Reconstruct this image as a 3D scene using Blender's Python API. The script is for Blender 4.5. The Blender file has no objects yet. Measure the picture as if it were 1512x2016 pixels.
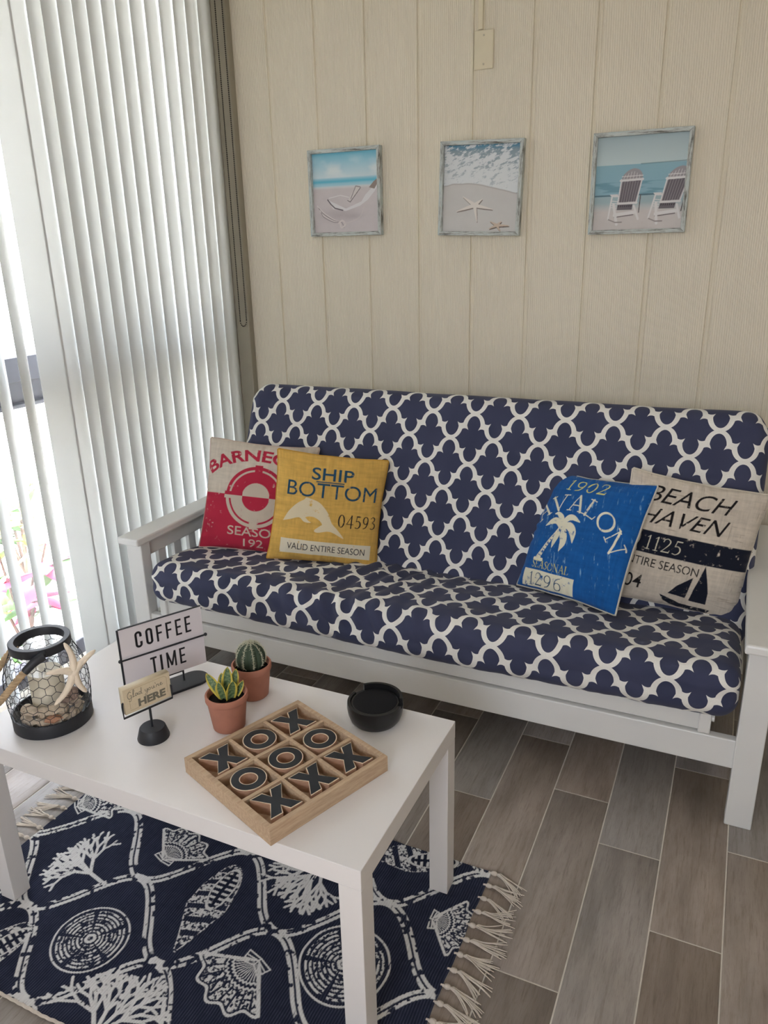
import bpy, math, random
import numpy as np
from mathutils import Matrix, Vector
random.seed(7)
rng = np.random.default_rng(11)
PI = math.pi
SC = bpy.context.scene
COL = SC.collection

# ------------------------------------------------------------------ colour
def lin1(c):
    c = c / 255.0
    return c / 12.92 if c <= 0.04045 else ((c + 0.055) / 1.055) ** 2.4
def L(r, g, b):
    return (lin1(r), lin1(g), lin1(b), 1.0)
def L3(r, g, b):
    return np.array([lin1(r), lin1(g), lin1(b)])

# ------------------------------------------------------------------ node helper
class NT:
    def __init__(s, name):
        s.m = bpy.data.materials.new(name)
        s.m.use_nodes = True
        s.t = s.m.node_tree
        s.t.nodes.clear()
        s.out = s.t.nodes.new('ShaderNodeOutputMaterial')
    def n(s, typ, **kw):
        nd = s.t.nodes.new(typ)
        for k, v in kw.items():
            setattr(nd, k, v)
        return nd
    def link(s, a, b):
        s.t.links.new(a, b)
    def put(s, sock, v):
        if hasattr(v, 'is_output') or hasattr(v, 'links'):
            s.link(v, sock)
        else:
            sock.default_value = v
    def math(s, op, a, b=0.0, c=None):
        nd = s.n('ShaderNodeMath', operation=op)
        s.put(nd.inputs[0], a)
        s.put(nd.inputs[1], b)
        if c is not None:
            s.put(nd.inputs[2], c)
        return nd.outputs[0]
    def mix(s, f, a, b):
        nd = s.n('ShaderNodeMix', data_type='RGBA')
        s.put(nd.inputs[0], f)
        s.put(nd.inputs[6], a)
        s.put(nd.inputs[7], b)
        return nd.outputs[2]
    def ramp(s, f, stops):
        nd = s.n('ShaderNodeValToRGB')
        s.put(nd.inputs[0], f)
        el = nd.color_ramp.elements
        el[0].position, el[0].color = stops[0]
        el[1].position, el[1].color = stops[1]
        for p, c in stops[2:]:
            e = el.new(p)
            e.color = c
        return nd.outputs[0]
    def noise(s, vec=None, scale=5, detail=3, rough=.5, vscale=None):
        nd = s.n('ShaderNodeTexNoise')
        nd.inputs['Scale'].default_value = scale
        nd.inputs['Detail'].default_value = detail
        nd.inputs['Roughness'].default_value = rough
        if vec is not None:
            if vscale:
                mp = s.n('ShaderNodeMapping')
                mp.inputs['Scale'].default_value = vscale
                s.link(vec, mp.inputs[0])
                vec = mp.outputs[0]
            s.link(vec, nd.inputs['Vector'])
        return nd.outputs[0]
    def obj(s):
        return s.n('ShaderNodeTexCoord').outputs['Object']
    def uv(s):
        return s.n('ShaderNodeTexCoord').outputs['UV']
    def geo(s):
        return s.n('ShaderNodeNewGeometry').outputs['Position']
    def bump(s, h, strength=.3, dist=.002):
        nd = s.n('ShaderNodeBump')
        nd.inputs['Strength'].default_value = strength
        nd.inputs['Distance'].default_value = dist
        s.link(h, nd.inputs['Height'])
        return nd.outputs[0]
    def bsdf(s, color, rough=.5, normal=None, spec=.5, metal=0.0, sheen=0.0):
        b = s.n('ShaderNodeBsdfPrincipled')
        s.put(b.inputs['Base Color'], color)
        s.put(b.inputs['Roughness'], rough)
        b.inputs['Specular IOR Level'].default_value = spec
        s.put(b.inputs['Metallic'], metal)
        if sheen:
            b.inputs['Sheen Weight'].default_value = sheen
        if normal is not None:
            s.link(normal, b.inputs['Normal'])
        return b.outputs[0]
    def done(s, sh):
        s.link(sh, s.out.inputs[0])
        return s.m

def simple(name, col, rough=.5, spec=.5, var=.04, scale=20, bump=0.0, bscale=200, metal=0.0):
    t = NT(name)
    o = t.obj()
    f = t.noise(o, scale, 4)
    a = tuple(max(0, c * (1 - var)) for c in col[:3]) + (1,)
    b = tuple(min(1, c * (1 + var)) for c in col[:3]) + (1,)
    c = t.ramp(f, [(.3, a), (.7, b)])
    nrm = t.bump(t.noise(o, bscale, 3), bump, .001) if bump else None
    return t.done(t.bsdf(c, rough, nrm, spec, metal))

def vcol(name, rough=.85, spec=.3, bump=.25, bscale=900, weave=None, sheen=0.0):
    t = NT(name)
    c = t.n('ShaderNodeAttribute', attribute_name='Col').outputs['Color']
    nrm = t.bump(t.noise(t.obj(), bscale, 2), bump, .0008) if bump else None
    return t.done(t.bsdf(c, rough, nrm, spec, 0, sheen))

# ------------------------------------------------------------------ materials
M = {}
M['white_paint'] = simple('white_paint', L(226, 226, 224), .35, .5, .015, 6, .05, 60)
M['white_laminate'] = simple('white_laminate', L(232, 229, 228), .38, .5, .01, 5)
M['black_metal'] = simple('black_metal', L(34, 36, 42), .5, .5, .06, 40, .1, 300)
M['black_lacquer'] = simple('black_lacquer', L(22, 22, 24), .3, .5, .1, 60, .12, 90)
M['black_felt'] = simple('black_felt', L(26, 26, 28), .85, .2, .1, 300, .4, 900)
M['black_paint'] = simple('black_paint', L(34, 38, 44), .55, .4, .06, 60)
M['terracotta'] = simple('terracotta', L(178, 122, 102), .75, .3, .07, 30, .15, 150)
M['soil'] = simple('soil', L(30, 27, 27), .95, .1, .5, 300, 1.0, 400)
M['cactus'] = simple('cactus_skin', L(62, 76, 60), .6, .3, .15, 60, .2, 200)
M['spine'] = simple('cactus_spine', L(205, 203, 180), .7, .2, .05, 60)
M['candle'] = simple('candle_wax', L(226, 218, 198), .5, .4, .02, 10)
M['starfish'] = simple('starfish', L(238, 224, 204), .8, .2, .05, 60, .6, 350)
M['rope'] = simple('rope', L(186, 162, 130), .9, .1, .18, 90, .6, 300)
M['shell_beige'] = simple('shell_beige', L(208, 190, 168), .5, .4, .16, 70, .3, 200)
M['shell_orange'] = simple('shell_orange', L(204, 150, 118), .5, .4, .16, 70, .3, 200)
M['shell_brown'] = simple('shell_brown', L(158, 134, 122), .5, .4, .2, 60, .3, 200)
M['sign_white'] = simple('sign_white', L(222, 218, 222), .5, .4, .01, 20)
M['alu'] = simple('window_frame_grey', L(72, 72, 78), .45, .5, .04, 20)
M['tassel'] = simple('tassel_cotton', L(206, 196, 184), .95, .1, .08, 90, .3, 700)
M['bead'] = simple('chain_beads', L(52, 44, 40), .4, .5, .05, 60, metal=.5)
M['raceway'] = simple('raceway_paint', L(222, 212, 186), .5, .4, .02, 30)
M['ceiling'] = simple('ceiling_paint', L(228, 226, 222), .8, .2, .02, 8)
M['roomwall'] = simple('side_wall_paint', L(220, 214, 202), .75, .2, .03, 8)
M['ground_out'] = simple('patio_stone', L(216, 212, 206), .9, .1, .12, 3)
M['leaf_green'] = simple('leaf_green', L(92, 140, 62), .5, .4, .3, 8)
M['leaf_pink'] = simple('leaf_pink', L(206, 62, 112), .5, .4, .3, 8)
M['leaf_olive'] = simple('leaf_olive', L(150, 150, 70), .5, .4, .3, 8)
M['stem_brown'] = simple('stem_brown', L(96, 72, 58), .8, .2, .2, 30)
M['shaded_trim'] = simple('corner_trim_shaded', L(158, 152, 136), .6, .4, .03, 20)  # trim tone darkened to carry the shade beside the blind
M['screw'] = simple('screw_head', L(190, 182, 160), .4, .5, .02, 10)
M['pale_wood_edge'] = simple('pale_wood_edge', L(226, 206, 180), .7, .3, .05, 80)

def wood_mat(name, c1, c2, vs, scale=6, rough=.65):
    t = NT(name)
    o = t.obj()
    f = t.noise(o, scale, 6, .65, vs)
    g = t.noise(o, scale * 5, 4, .6, vs)
    c = t.mix(t.math('MULTIPLY', t.ramp(g, [(.45, (0, 0, 0, 1)), (.7, (1, 1, 1, 1))]), .35),
              t.ramp(f, [(.3, c1), (.7, c2)]), tuple(x * .7 for x in c1[:3]) + (1,))
    return t.done(t.bsdf(c, rough, t.bump(g, .15, .001), .3))
M['tray_wood'] = wood_mat('tray_wood', L(176, 148, 122), L(206, 182, 152), (1, 12, 12), 14)
M['block_wood'] = wood_mat('block_wood', L(168, 128, 104), L(192, 154, 128), (3, 3, 14), 14)

# weathered picture frame, brushed along the rail
for key, vs in (('frame_h', (.25, 1, 2.6)), ('frame_v', (2.6, 1, .25))):
    t = NT('weathered_' + key)
    o = t.obj()
    f1 = t.noise(o, 20, 4, .6)
    f2 = t.noise(o, 62, 6, .75, vs)
    ff = t.math('ADD', t.math('MULTIPLY', f2, .75), t.math('MULTIPLY', f1, .25))
    c = t.ramp(ff, [(.38, L(96, 94, 88)), (.45, L(160, 162, 158)), (.53, L(204, 210, 206)), (.66, L(170, 190, 192))])
    M[key] = t.done(t.bsdf(c, .75, t.bump(ff, .5, .002), .3))

# back wall siding
t = NT('siding_cream')
g = t.geo()
wv = t.noise(g, 2.2, 3, .5, (1, 1, .25))
gr = t.noise(g, 9, 6, .7, (14, 1, .55))
sep = t.n('ShaderNodeSeparateXYZ'); t.link(g, sep.inputs[0])
ph = t.math('ADD', t.math('MULTIPLY', sep.outputs[0], 900), t.math('MULTIPLY', wv, 46))
rip = t.math('SINE', ph)
hh = t.math('ADD', t.math('MULTIPLY', rip, .45), gr)
lg = t.noise(g, 1.2, 3)
c = t.mix(t.math('ADD', t.math('MULTIPLY', gr, .22), t.math('MULTIPLY', rip, .055)), t.ramp(lg, [(.3, L(229, 221, 201)), (.7, L(234, 226, 207))]), L(208, 196, 170))
M['siding'] = t.done(t.bsdf(c, .55, t.bump(hh, .6, .0024), .35))

# floor tiles (per-tile tint in Col)
t = NT('wood_look_tile')
g = t.uv()
tint = t.n('ShaderNodeAttribute', attribute_name='Col').outputs['Color']
ts = t.n('ShaderNodeSeparateColor'); t.link(tint, ts.inputs[0])
wv = t.noise(g, 3.2, 4, .6, (5, 1, 1))
gr = t.noise(g, 11, 7, .72, (13, .9, 1))
fine = t.noise(g, 60, 4, .6, (14, .7, 1))
base = t.ramp(wv, [(.28, L(122, 113, 106)), (.52, L(148, 138, 130)), (.75, L(164, 154, 147))])
base = t.mix(t.ramp(gr, [(.5, (0, 0, 0, 1)), (.68, (.55, .55, .55, 1))]), base, L(100, 90, 80))
base = t.mix(t.ramp(fine, [(.56, (0, 0, 0, 1)), (.7, (.4, .4, .4, 1))]), base, L(86, 78, 70))
hs = t.n('ShaderNodeHueSaturation')
t.link(base, hs.inputs['Color'])
t.link(t.math('ADD', t.math('MULTIPLY', ts.outputs[0], .28), .90), hs.inputs['Value'])
t.link(t.math('ADD', t.math('MULTIPLY', ts.outputs[1], .8), .6), hs.inputs['Saturation'])
M['tile'] = t.done(t.bsdf(hs.outputs[0], t.math('ADD', t.math('MULTIPLY', gr, .2), .36), t.bump(fine, .1, .001), .5))
M['grout'] = simple('grout', L(214, 208, 198), .9, .1, .06, 60)

# trellis fabric
def trellis():
    t = NT('trellis_cotton')
    uv = t.uv()
    s = t.n('ShaderNodeSeparateXYZ'); t.link(uv, s.inputs[0])
    W, H = 1.0, 1.137
    x = t.math('PINGPONG', s.outputs[0], .5)
    y = t.math('PINGPONG', s.outputs[1], H / 2)
    def arc(x, y):
        def inside(a, b, cy, xx, yy):
            dy = t.math('DIVIDE', t.math('MINIMUM', t.math('SUBTRACT', yy, cy), 0.0), b)
            dx = t.math('DIVIDE', xx, a)
            q = t.math('ADD', t.math('MULTIPLY', dx, dx), t.math('MULTIPLY', dy, dy))
            return q
        qo = inside(.253, .305, .282, x, y)
        # dome is straight then pinches where the flared tips sit
        pin = t.math('MULTIPLY', t.math('MAXIMUM', t.math('SUBTRACT', y, .275), 0.0), .42)
        xi = t.math('ADD', x, pin)
        qi = inside(.153, .228, .283, xi, y)
        o = t.math('LESS_THAN', qo, 1.0)
        i = t.math('GREATER_THAN', qi, 1.0)
        # concave end of the arm
        dx = t.math('SUBTRACT', x, .165)
        lim = t.math('ADD', .344, t.math('SUBTRACT', t.math('MULTIPLY', t.math('MULTIPLY', dx, dx), 5.0), t.math('MULTIPLY', dx, .30)))
        e = t.math('LESS_THAN', y, lim)
        return t.math('MULTIPLY', t.math('MULTIPLY', o, i), e)
    A = arc(x, y)
    B = arc(t.math('SUBTRACT', .5, x), t.math('SUBTRACT', H / 2, y))
    f = t.math('MAXIMUM', A, B)
    ob = t.obj()
    ws = t.noise(ob, 700, 2)
    lg = t.noise(ob, 5, 3)
    navy = t.ramp(lg, [(.35, L(57, 62, 88)), (.65, L(65, 69, 95))])
    wht = t.ramp(ws, [(.3, L(226, 224, 218)), (.7, L(240, 238, 232))])
    c = t.mix(f, navy, wht)
    return t.done(t.bsdf(c, .8, t.bump(ws, .12, .0006), .25, 0, .08))
M['trellis'] = trellis()

# blind vane: thin white PVC that glows when lit from behind
t = NT('blind_vane')
d = t.n('ShaderNodeBsdfDiffuse'); d.inputs[0].default_value = L(232, 235, 236)
tr = t.n('ShaderNodeBsdfTranslucent'); tr.inputs[0].default_value = L(240, 240, 236)
mx = t.n('ShaderNodeMixShader'); mx.inputs[0].default_value = .22
t.link(d.outputs[0], mx.inputs[1]); t.link(tr.outputs[0], mx.inputs[2])
gl = t.n('ShaderNodeBsdfGlossy'); gl.inputs['Roughness'].default_value = .4
m2 = t.n('ShaderNodeMixShader'); m2.inputs[0].default_value = .04
t.link(mx.outputs[0], m2.inputs[1]); t.link(gl.outputs[0], m2.inputs[2])
M['vane'] = t.done(m2.outputs[0])

def glass(name, refl=.06, tint=(1, 1, 1, 1)):
    t = NT(name)
    a = t.n('ShaderNodeBsdfTransparent'); a.inputs[0].default_value = tint
    b = t.n('ShaderNodeBsdfGlossy'); b.inputs['Roughness'].default_value = .02
    fr = t.n('ShaderNodeLayerWeight'); fr.inputs[0].default_value = .25
    f = t.math('ADD', t.math('MULTIPLY', fr.outputs['Facing'], refl * 5), refl)
    m = t.n('ShaderNodeMixShader')
    t.link(f, m.inputs[0]); t.link(a.outputs[0], m.inputs[1]); t.link(b.outputs[0], m.inputs[2])
    return t.done(m.outputs[0])
M['glass'] = glass('window_glass', .03)
M['jar_glass'] = glass('jar_glass', .035, (.97, .98, .985, 1))

# snake plant leaf: yellow margins on banded green
t = NT('snake_leaf')
c = t.n('ShaderNodeAttribute', attribute_name='Col').outputs['Color']
M['snake_leaf'] = t.done(t.bsdf(c, .45, None, .4))
M['cushion_print'] = vcol('cushion_print', .9, .15, .3, 700, sheen=.1)
M['rug_weave'] = vcol('rug_weave', .95, .1, .3, 900)
M['photo_print'] = vcol('photo_print', .6, .25, 0)
M['sign_print'] = vcol('sign_print', .5, .35, 0)

# ------------------------------------------------------------------ mesh helpers
def finish(me, name, mat, parent, smooth, bevel=0.0, angle=40):
    o = bpy.data.objects.new(name, me)
    COL.objects.link(o)
    if mat is not None:
        me.materials.append(mat)
    if parent is not None:
        o.parent = parent
    if smooth:
        me.polygons.foreach_set('use_smooth', np.ones(len(me.polygons), dtype=bool))
        if angle < 180:
            me.set_sharp_from_angle(angle=math.radians(angle))
    if bevel:
        b = o.modifiers.new('Bevel', 'BEVEL')
        b.width = bevel; b.segments = 2; b.limit_method = 'ANGLE'; b.angle_limit = math.radians(40)
    me.update()
    return o

def mesh_np(name, V, Q, mat, parent=None, smooth=True, col=None, uv=None, angle=180):
    V = np.asarray(V, dtype=np.float32); Q = np.asarray(Q, dtype=np.int32)
    me = bpy.data.meshes.new(name)
    me.vertices.add(len(V)); me.vertices.foreach_set('co', V.ravel())
    k = Q.shape[1]
    me.loops.add(Q.size); me.loops.foreach_set('vertex_index', Q.ravel())
    me.polygons.add(len(Q)); me.polygons.foreach_set('loop_start', np.arange(0, Q.size, k, dtype=np.int32))
    if uv is not None:
        l = me.uv_layers.new(name='UVMap')
        l.data.foreach_set('uv', np.asarray(uv, dtype=np.float32)[Q.ravel()].ravel())
    me.update(calc_edges=True)
    if col is not None:
        a = me.color_attributes.new('Col', 'FLOAT_COLOR', 'POINT')
        c4 = np.ones((len(V), 4), dtype=np.float32); c4[:, :3] = col
        a.data.foreach_set('color', c4.ravel())
    return finish(me, name, mat, parent, smooth, angle=angle)

def grid_quads(ny, nx, off=0, flip=False):
    i = np.arange(ny * nx).reshape(ny, nx) + off
    q = np.stack([i[:-1, :-1], i[:-1, 1:], i[1:, 1:], i[1:, :-1]], -1).reshape(-1, 4)
    return q[:, ::-1] if flip else q

class MB:
    def __init__(s):
        s.v = []; s.f = []
    def add(s, vs, fs):
        o = len(s.v)
        s.v += [tuple(map(float, p)) for p in vs]
        s.f += [tuple(i + o for i in f) for f in fs]
    def box(s, x0, x1, y0, y1, z0, z1):
        s.add([(x0, y0, z0), (x1, y0, z0), (x1, y1, z0), (x0, y1, z0), (x0, y0, z1), (x1, y0, z1), (x1, y1, z1), (x0, y1, z1)],
              [(0, 3, 2, 1), (4, 5, 6, 7), (0, 1, 5, 4), (1, 2, 6, 5), (2, 3, 7, 6), (3, 0, 4, 7)])
        return s
    def obox(s, c, ax, h):
        c = np.array(c, float); ax = [np.array(a, float) for a in ax]
        P = []
        for sz in (-1, 1):
            for sx, sy in ((-1, -1), (1, -1), (1, 1), (-1, 1)):
                P.append(c + ax[0] * h[0] * sx + ax[1] * h[1] * sy + ax[2] * h[2] * sz)
        s.add(P, [(0, 3, 2, 1), (4, 5, 6, 7), (0, 1, 5, 4), (1, 2, 6, 5), (2, 3, 7, 6), (3, 0, 4, 7)])
        return s
    def tube(s, path, r, seg=8, closed=False, caps=True):
        P = np.array(path, float); n = len(P)
        R = np.full(n, r) if np.isscalar(r) else np.array(r, float)
        T = np.zeros_like(P)
        for i in range(n):
            a = P[(i - 1) % n] if (closed or i > 0) else P[i]
            b = P[(i + 1) % n] if (closed or i < n - 1) else P[i]
            d = b - a
            T[i] = d / (np.linalg.norm(d) + 1e-12)
        up = np.array([0, 0, 1.0]) if abs(T[0][2]) < .9 else np.array([1.0, 0, 0])
        u = np.cross(T[0], up); u /= np.linalg.norm(u)
        rings = []
        for i in range(n):
            u = u - T[i] * (u @ T[i]); u /= (np.linalg.norm(u) + 1e-12)
            w = np.cross(T[i], u)
            rings.append([P[i] + R[i] * (u * math.cos(2 * PI * k / seg) + w * math.sin(2 * PI * k / seg)) for k in range(seg)])
        fs = []
        m = n if closed else n - 1
        for i in range(m):
            j = (i + 1) % n
            for k in range(seg):
                l = (k + 1) % seg
                fs.append((i * seg + k, i * seg + l, j * seg + l, j * seg + k))
        if caps and not closed:
            fs.append(tuple(range(seg))[::-1]); fs.append(tuple((n - 1) * seg + k for k in range(seg)))
        s.add([p for rg in rings for p in rg], fs)
        return s
    def lathe(s, prof, seg=32, c=(0, 0, 0), closed=False, arc=None):
        n = len(prof); vs = []
        for r, z in prof:
            for k in range(seg):
                a = 2 * PI * k / seg
                vs.append((c[0] + r * math.cos(a), c[1] + r * math.sin(a), c[2] + z))
        fs = []
        for i in range(n if closed else n - 1):
            j = (i + 1) % n
            for k in range(seg):
                l = (k + 1) % seg
                fs.append((i * seg + k, i * seg + l, j * seg + l, j * seg + k))
        if not closed:
            if prof[0][0] > 1e-6:
                fs.append(tuple(range(seg))[::-1])
            if prof[-1][0] > 1e-6:
                fs.append(tuple((n - 1) * seg + k for k in range(seg)))
        s.add(vs, fs)
        return s
    def prism(s, poly, z0, z1):
        n = len(poly)
        s.add([(x, y, z0) for x, y in poly] + [(x, y, z1) for x, y in poly],
              [tuple(range(n))[::-1], tuple(range(n, 2 * n))] + [(i, (i + 1) % n, n + (i + 1) % n, n + i) for i in range(n)])
        return s
    def sphere(s, c, r, seg=10, rings=6, sc=(1, 1, 1)):
        vs = []; fs = []
        for i in range(rings + 1):
            a = PI * i / rings
            for k in range(seg):
                b = 2 * PI * k / seg
                vs.append((c[0] + r * sc[0] * math.sin(a) * math.cos(b), c[1] + r * sc[1] * math.sin(a) * math.sin(b), c[2] - r * sc[2] * math.cos(a)))
        for i in range(rings):
            for k in range(seg):
                l = (k + 1) % seg
                fs.append((i * seg + k, i * seg + l, (i + 1) * seg + l, (i + 1) * seg + k))
        s.add(vs, fs)
        return s
    def build(s, name, mat, parent=None, smooth=False, bevel=0.0, angle=40):
        me = bpy.data.meshes.new(name)
        me.from_pydata(s.v, [], s.f)
        me.validate(clean_customdata=False)
        return finish(me, name, mat, parent, smooth, bevel, angle)

def tag(o, label, cat, group=None):
    o['label'] = label; o['category'] = cat
    if group:
        o['group'] = group
    return o
def thing(name, label, cat, loc=(0, 0, 0), rz=0.0, group=None, mw=None):
    o = bpy.data.objects.new(name, None); COL.objects.link(o)
    o.empty_display_size = .05
    o.location = loc; o.rotation_euler = (0, 0, rz)
    if mw is not None:
        o.matrix_world = mw
    return tag(o, label, cat, group)
def structure(o):
    o['kind'] = 'structure'
    return o

def vnoise(X, Y, seed=0, octs=4, rough=.55):
    """value noise on arrays"""
    out = np.zeros(np.broadcast(X, Y).shape); amp = 1.0; tot = 0.0
    for o in range(octs):
        r = np.random.default_rng(seed * 31 + o)
        tab = r.random((64, 64))
        x = X * 2 ** o; y = Y * 2 ** o
        xi = np.floor(x).astype(int); yi = np.floor(y).astype(int)
        fx = x - xi; fy = y - yi
        fx = fx * fx * (3 - 2 * fx); fy = fy * fy * (3 - 2 * fy)
        a = tab[xi % 64, yi % 64]; b = tab[(xi + 1) % 64, yi % 64]
        c = tab[xi % 64, (yi + 1) % 64]; d = tab[(xi + 1) % 64, (yi + 1) % 64]
        out += amp * ((a * (1 - fx) + b * fx) * (1 - fy) + (c * (1 - fx) + d * fx) * fy)
        tot += amp; amp *= rough
    return out / tot

# ------------------------------------------------------------------ printed-surface canvas (fills per-vertex colours)
_glyph = {}
def text_tris(s, off=0.0):
    key = (s, off)
    if key not in _glyph:
        cu = bpy.data.curves.new('t', 'FONT')
        cu.body = s; cu.size = 1.0; cu.dimensions = '2D'; cu.fill_mode = 'FRONT'; cu.offset = off
        cu.resolution_u = 6
        ob = bpy.data.objects.new('t', cu); COL.objects.link(ob)
        dg = bpy.context.evaluated_depsgraph_get(); dg.update()
        me = bpy.data.meshes.new_from_object(ob.evaluated_get(dg))
        me.calc_loop_triangles()
        V = np.array([v.co[:2] for v in me.vertices]).reshape(-1, 2)
        T = np.array([lt.vertices[:] for lt in me.loop_triangles]).reshape(-1, 3)
        COL.objects.unlink(ob); bpy.data.objects.remove(ob); bpy.data.curves.remove(cu); bpy.data.meshes.remove(me)
        V[:, 0] -= V[:, 0].min()
        _glyph[key] = (V, T)
    return _glyph[key]

def catmull(pts, n=8):
    P = np.array(pts, float)
    if len(P) < 3:
        return P
    Q = np.vstack([2 * P[0] - P[1], P, 2 * P[-1] - P[-2]])
    out = []
    for i in range(1, len(Q) - 2):
        for k in range(n):
            u = k / n
            out.append(.5 * (2 * Q[i] + (Q[i + 1] - Q[i - 1]) * u + (2 * Q[i - 1] - 5 * Q[i] + 4 * Q[i + 1] - Q[i + 2]) * u * u + (3 * Q[i] - Q[i - 1] - 3 * Q[i + 1] + Q[i + 2]) * u ** 3))
    out.append(P[-1])
    return np.array(out)

class Canvas:
    """w x h units, y up; nx x ny output vertices; 2x supersampled"""
    def __init__(s, w, h, nx, ny, bg):
        s.w, s.h, s.nx, s.ny = w, h, nx, ny
        s.X = (np.arange(2 * nx) / 2 - .25) / (nx - 1) * w
        s.Y = (np.arange(2 * ny) / 2 - .25) / (ny - 1) * h
        s.A = np.tile(np.array(bg, float), (2 * ny, 2 * nx, 1))
        s.wear = None
        s.warp = None
    def _bb(s, x0, x1, y0, y1):
        i0, i1 = np.searchsorted(s.X, [x0, x1]); j0, j1 = np.searchsorted(s.Y, [y0, y1])
        return i0, i1, j0, j1
    def paint(s, m, col, box=None):
        i0, i1, j0, j1 = box if box else (0, len(s.X), 0, len(s.Y))
        sub = s.A[j0:j1, i0:i1]
        if s.wear is not None:
            m = m * s.wear[j0:j1, i0:i1]
        m = np.asarray(m, float)[..., None]
        sub[:] = sub * (1 - m) + np.array(col) * m
    def poly(s, contours, col):
        if not isinstance(contours[0][0], (list, tuple, np.ndarray)):
            contours = [contours]
        P = np.vstack([np.array(c, float) for c in contours])
        bb = s._bb(P[:, 0].min(), P[:, 0].max(), P[:, 1].min(), P[:, 1].max())
        X = s.X[bb[0]:bb[1]][None, :]; Y = s.Y[bb[2]:bb[3]][:, None]
        ins = np.zeros((bb[3] - bb[2], bb[1] - bb[0]), bool)
        for c in contours:
            c = np.array(c, float)
            for a, b in zip(c, np.roll(c, -1, 0)):
                if a[1] == b[1]:
                    continue
                cond = ((a[1] > Y) != (b[1] > Y)) & (X < (b[0] - a[0]) * (Y - a[1]) / (b[1] - a[1]) + a[0])
                ins ^= cond
        s.paint(ins, col, bb)
    def stroke(s, pts, wd, col, smooth=0, mask=None):
        P = np.array(pts, float)
        if P.shape[1] == 2:
            P = np.hstack([P, np.full((len(P), 1), wd)])
        if smooth:
            P = catmull(P, smooth)
        mx = P[:, 2].max()
        bb = s._bb(P[:, 0].min() - mx, P[:, 0].max() + mx, P[:, 1].min() - mx, P[:, 1].max() + mx)
        if bb[1] <= bb[0] or bb[3] <= bb[2]:
            return
        m = np.zeros((bb[3] - bb[2], bb[1] - bb[0]), bool)
        for a, b in zip(P[:-1], P[1:]):
            r = max(a[2], b[2])
            c = s._bb(min(a[0], b[0]) - r, max(a[0], b[0]) + r, min(a[1], b[1]) - r, max(a[1], b[1]) + r)
            if c[1] <= c[0] or c[3] <= c[2]:
                continue
            X = s.X[c[0]:c[1]][None, :]; Y = s.Y[c[2]:c[3]][:, None]
            d = b[:2] - a[:2]; l2 = d @ d + 1e-15
            t = np.clip(((X - a[0]) * d[0] + (Y - a[1]) * d[1]) / l2, 0, 1)
            dist2 = (X - a[0] - t * d[0]) ** 2 + (Y - a[1] - t * d[1]) ** 2
            w = (a[2] + (b[2] - a[2]) * t) / 2
            m[c[2] - bb[2]:c[3] - bb[2], c[0] - bb[0]:c[1] - bb[0]] |= dist2 < w * w
        if mask is not None:
            m = m * mask[bb[2]:bb[3], bb[0]:bb[1]]
        s.paint(m, col, bb)
    def ell(s, cx, cy, rx, ry, col, inner=None, ymin=None, ymax=None):
        bb = s._bb(cx - rx, cx + rx, cy - ry, cy + ry)
        X = s.X[bb[0]:bb[1]][None, :]; Y = s.Y[bb[2]:bb[3]][:, None]
        m = ((X - cx) / rx) ** 2 + ((Y - cy) / ry) ** 2 < 1
        if inner:
            m &= ((X - cx) / inner[0]) ** 2 + ((Y - cy) / inner[1]) ** 2 > 1
        if ymin is not None:
            m &= Y >= ymin
        if ymax is not None:
            m &= Y < ymax
        s.paint(m, col, bb)
    def rect(s, x0, x1, y0, y1, col):
        bb = s._bb(x0, x1, y0, y1)
        s.paint(np.ones((bb[3] - bb[2], bb[1] - bb[0])), col, bb)
    def tris(s, V, T, col):
        bb = s._bb(V[:, 0].min(), V[:, 0].max(), V[:, 1].min(), V[:, 1].max())
        m = np.zeros((bb[3] - bb[2], bb[1] - bb[0]), bool)
        for t in T:
            a, b, c = V[t]
            q = s._bb(min(a[0], b[0], c[0]), max(a[0], b[0], c[0]), min(a[1], b[1], c[1]), max(a[1], b[1], c[1]))
            if q[1] <= q[0] or q[3] <= q[2]:
                continue
            X = s.X[q[0]:q[1]][None, :]; Y = s.Y[q[2]:q[3]][:, None]
            e = lambda p, r: (r[0] - p[0]) * (Y - p[1]) - (r[1] - p[1]) * (X - p[0])
            e1, e2, e3 = e(a, b), e(b, c), e(c, a)
            m[q[2] - bb[2]:q[3] - bb[2], q[0] - bb[0]:q[1] - bb[0]] |= ((e1 >= 0) & (e2 >= 0) & (e3 >= 0)) | ((e1 <= 0) & (e2 <= 0) & (e3 <= 0))
        s.paint(m, col, bb)
    def text(s, txt, x0, x1, y0, y1, col, off=0.0, slant=0.0, fn=None):
        """fit text into the box (cap height to y0..y1)"""
        V, T = text_tris(txt, off)
        V = V.copy()
        w = V[:, 0].max(); cap = text_tris('H', off)[0][:, 1].max()
        V[:, 0] = V[:, 0] / w; V[:, 1] /= cap
        V[:, 0] += slant * V[:, 1]
        V = np.stack([x0 + V[:, 0] * (x1 - x0), y0 + V[:, 1] * (y1 - y0)], 1)
        if fn:
            V = fn(V)
        s.tris(V, T, col)
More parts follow.
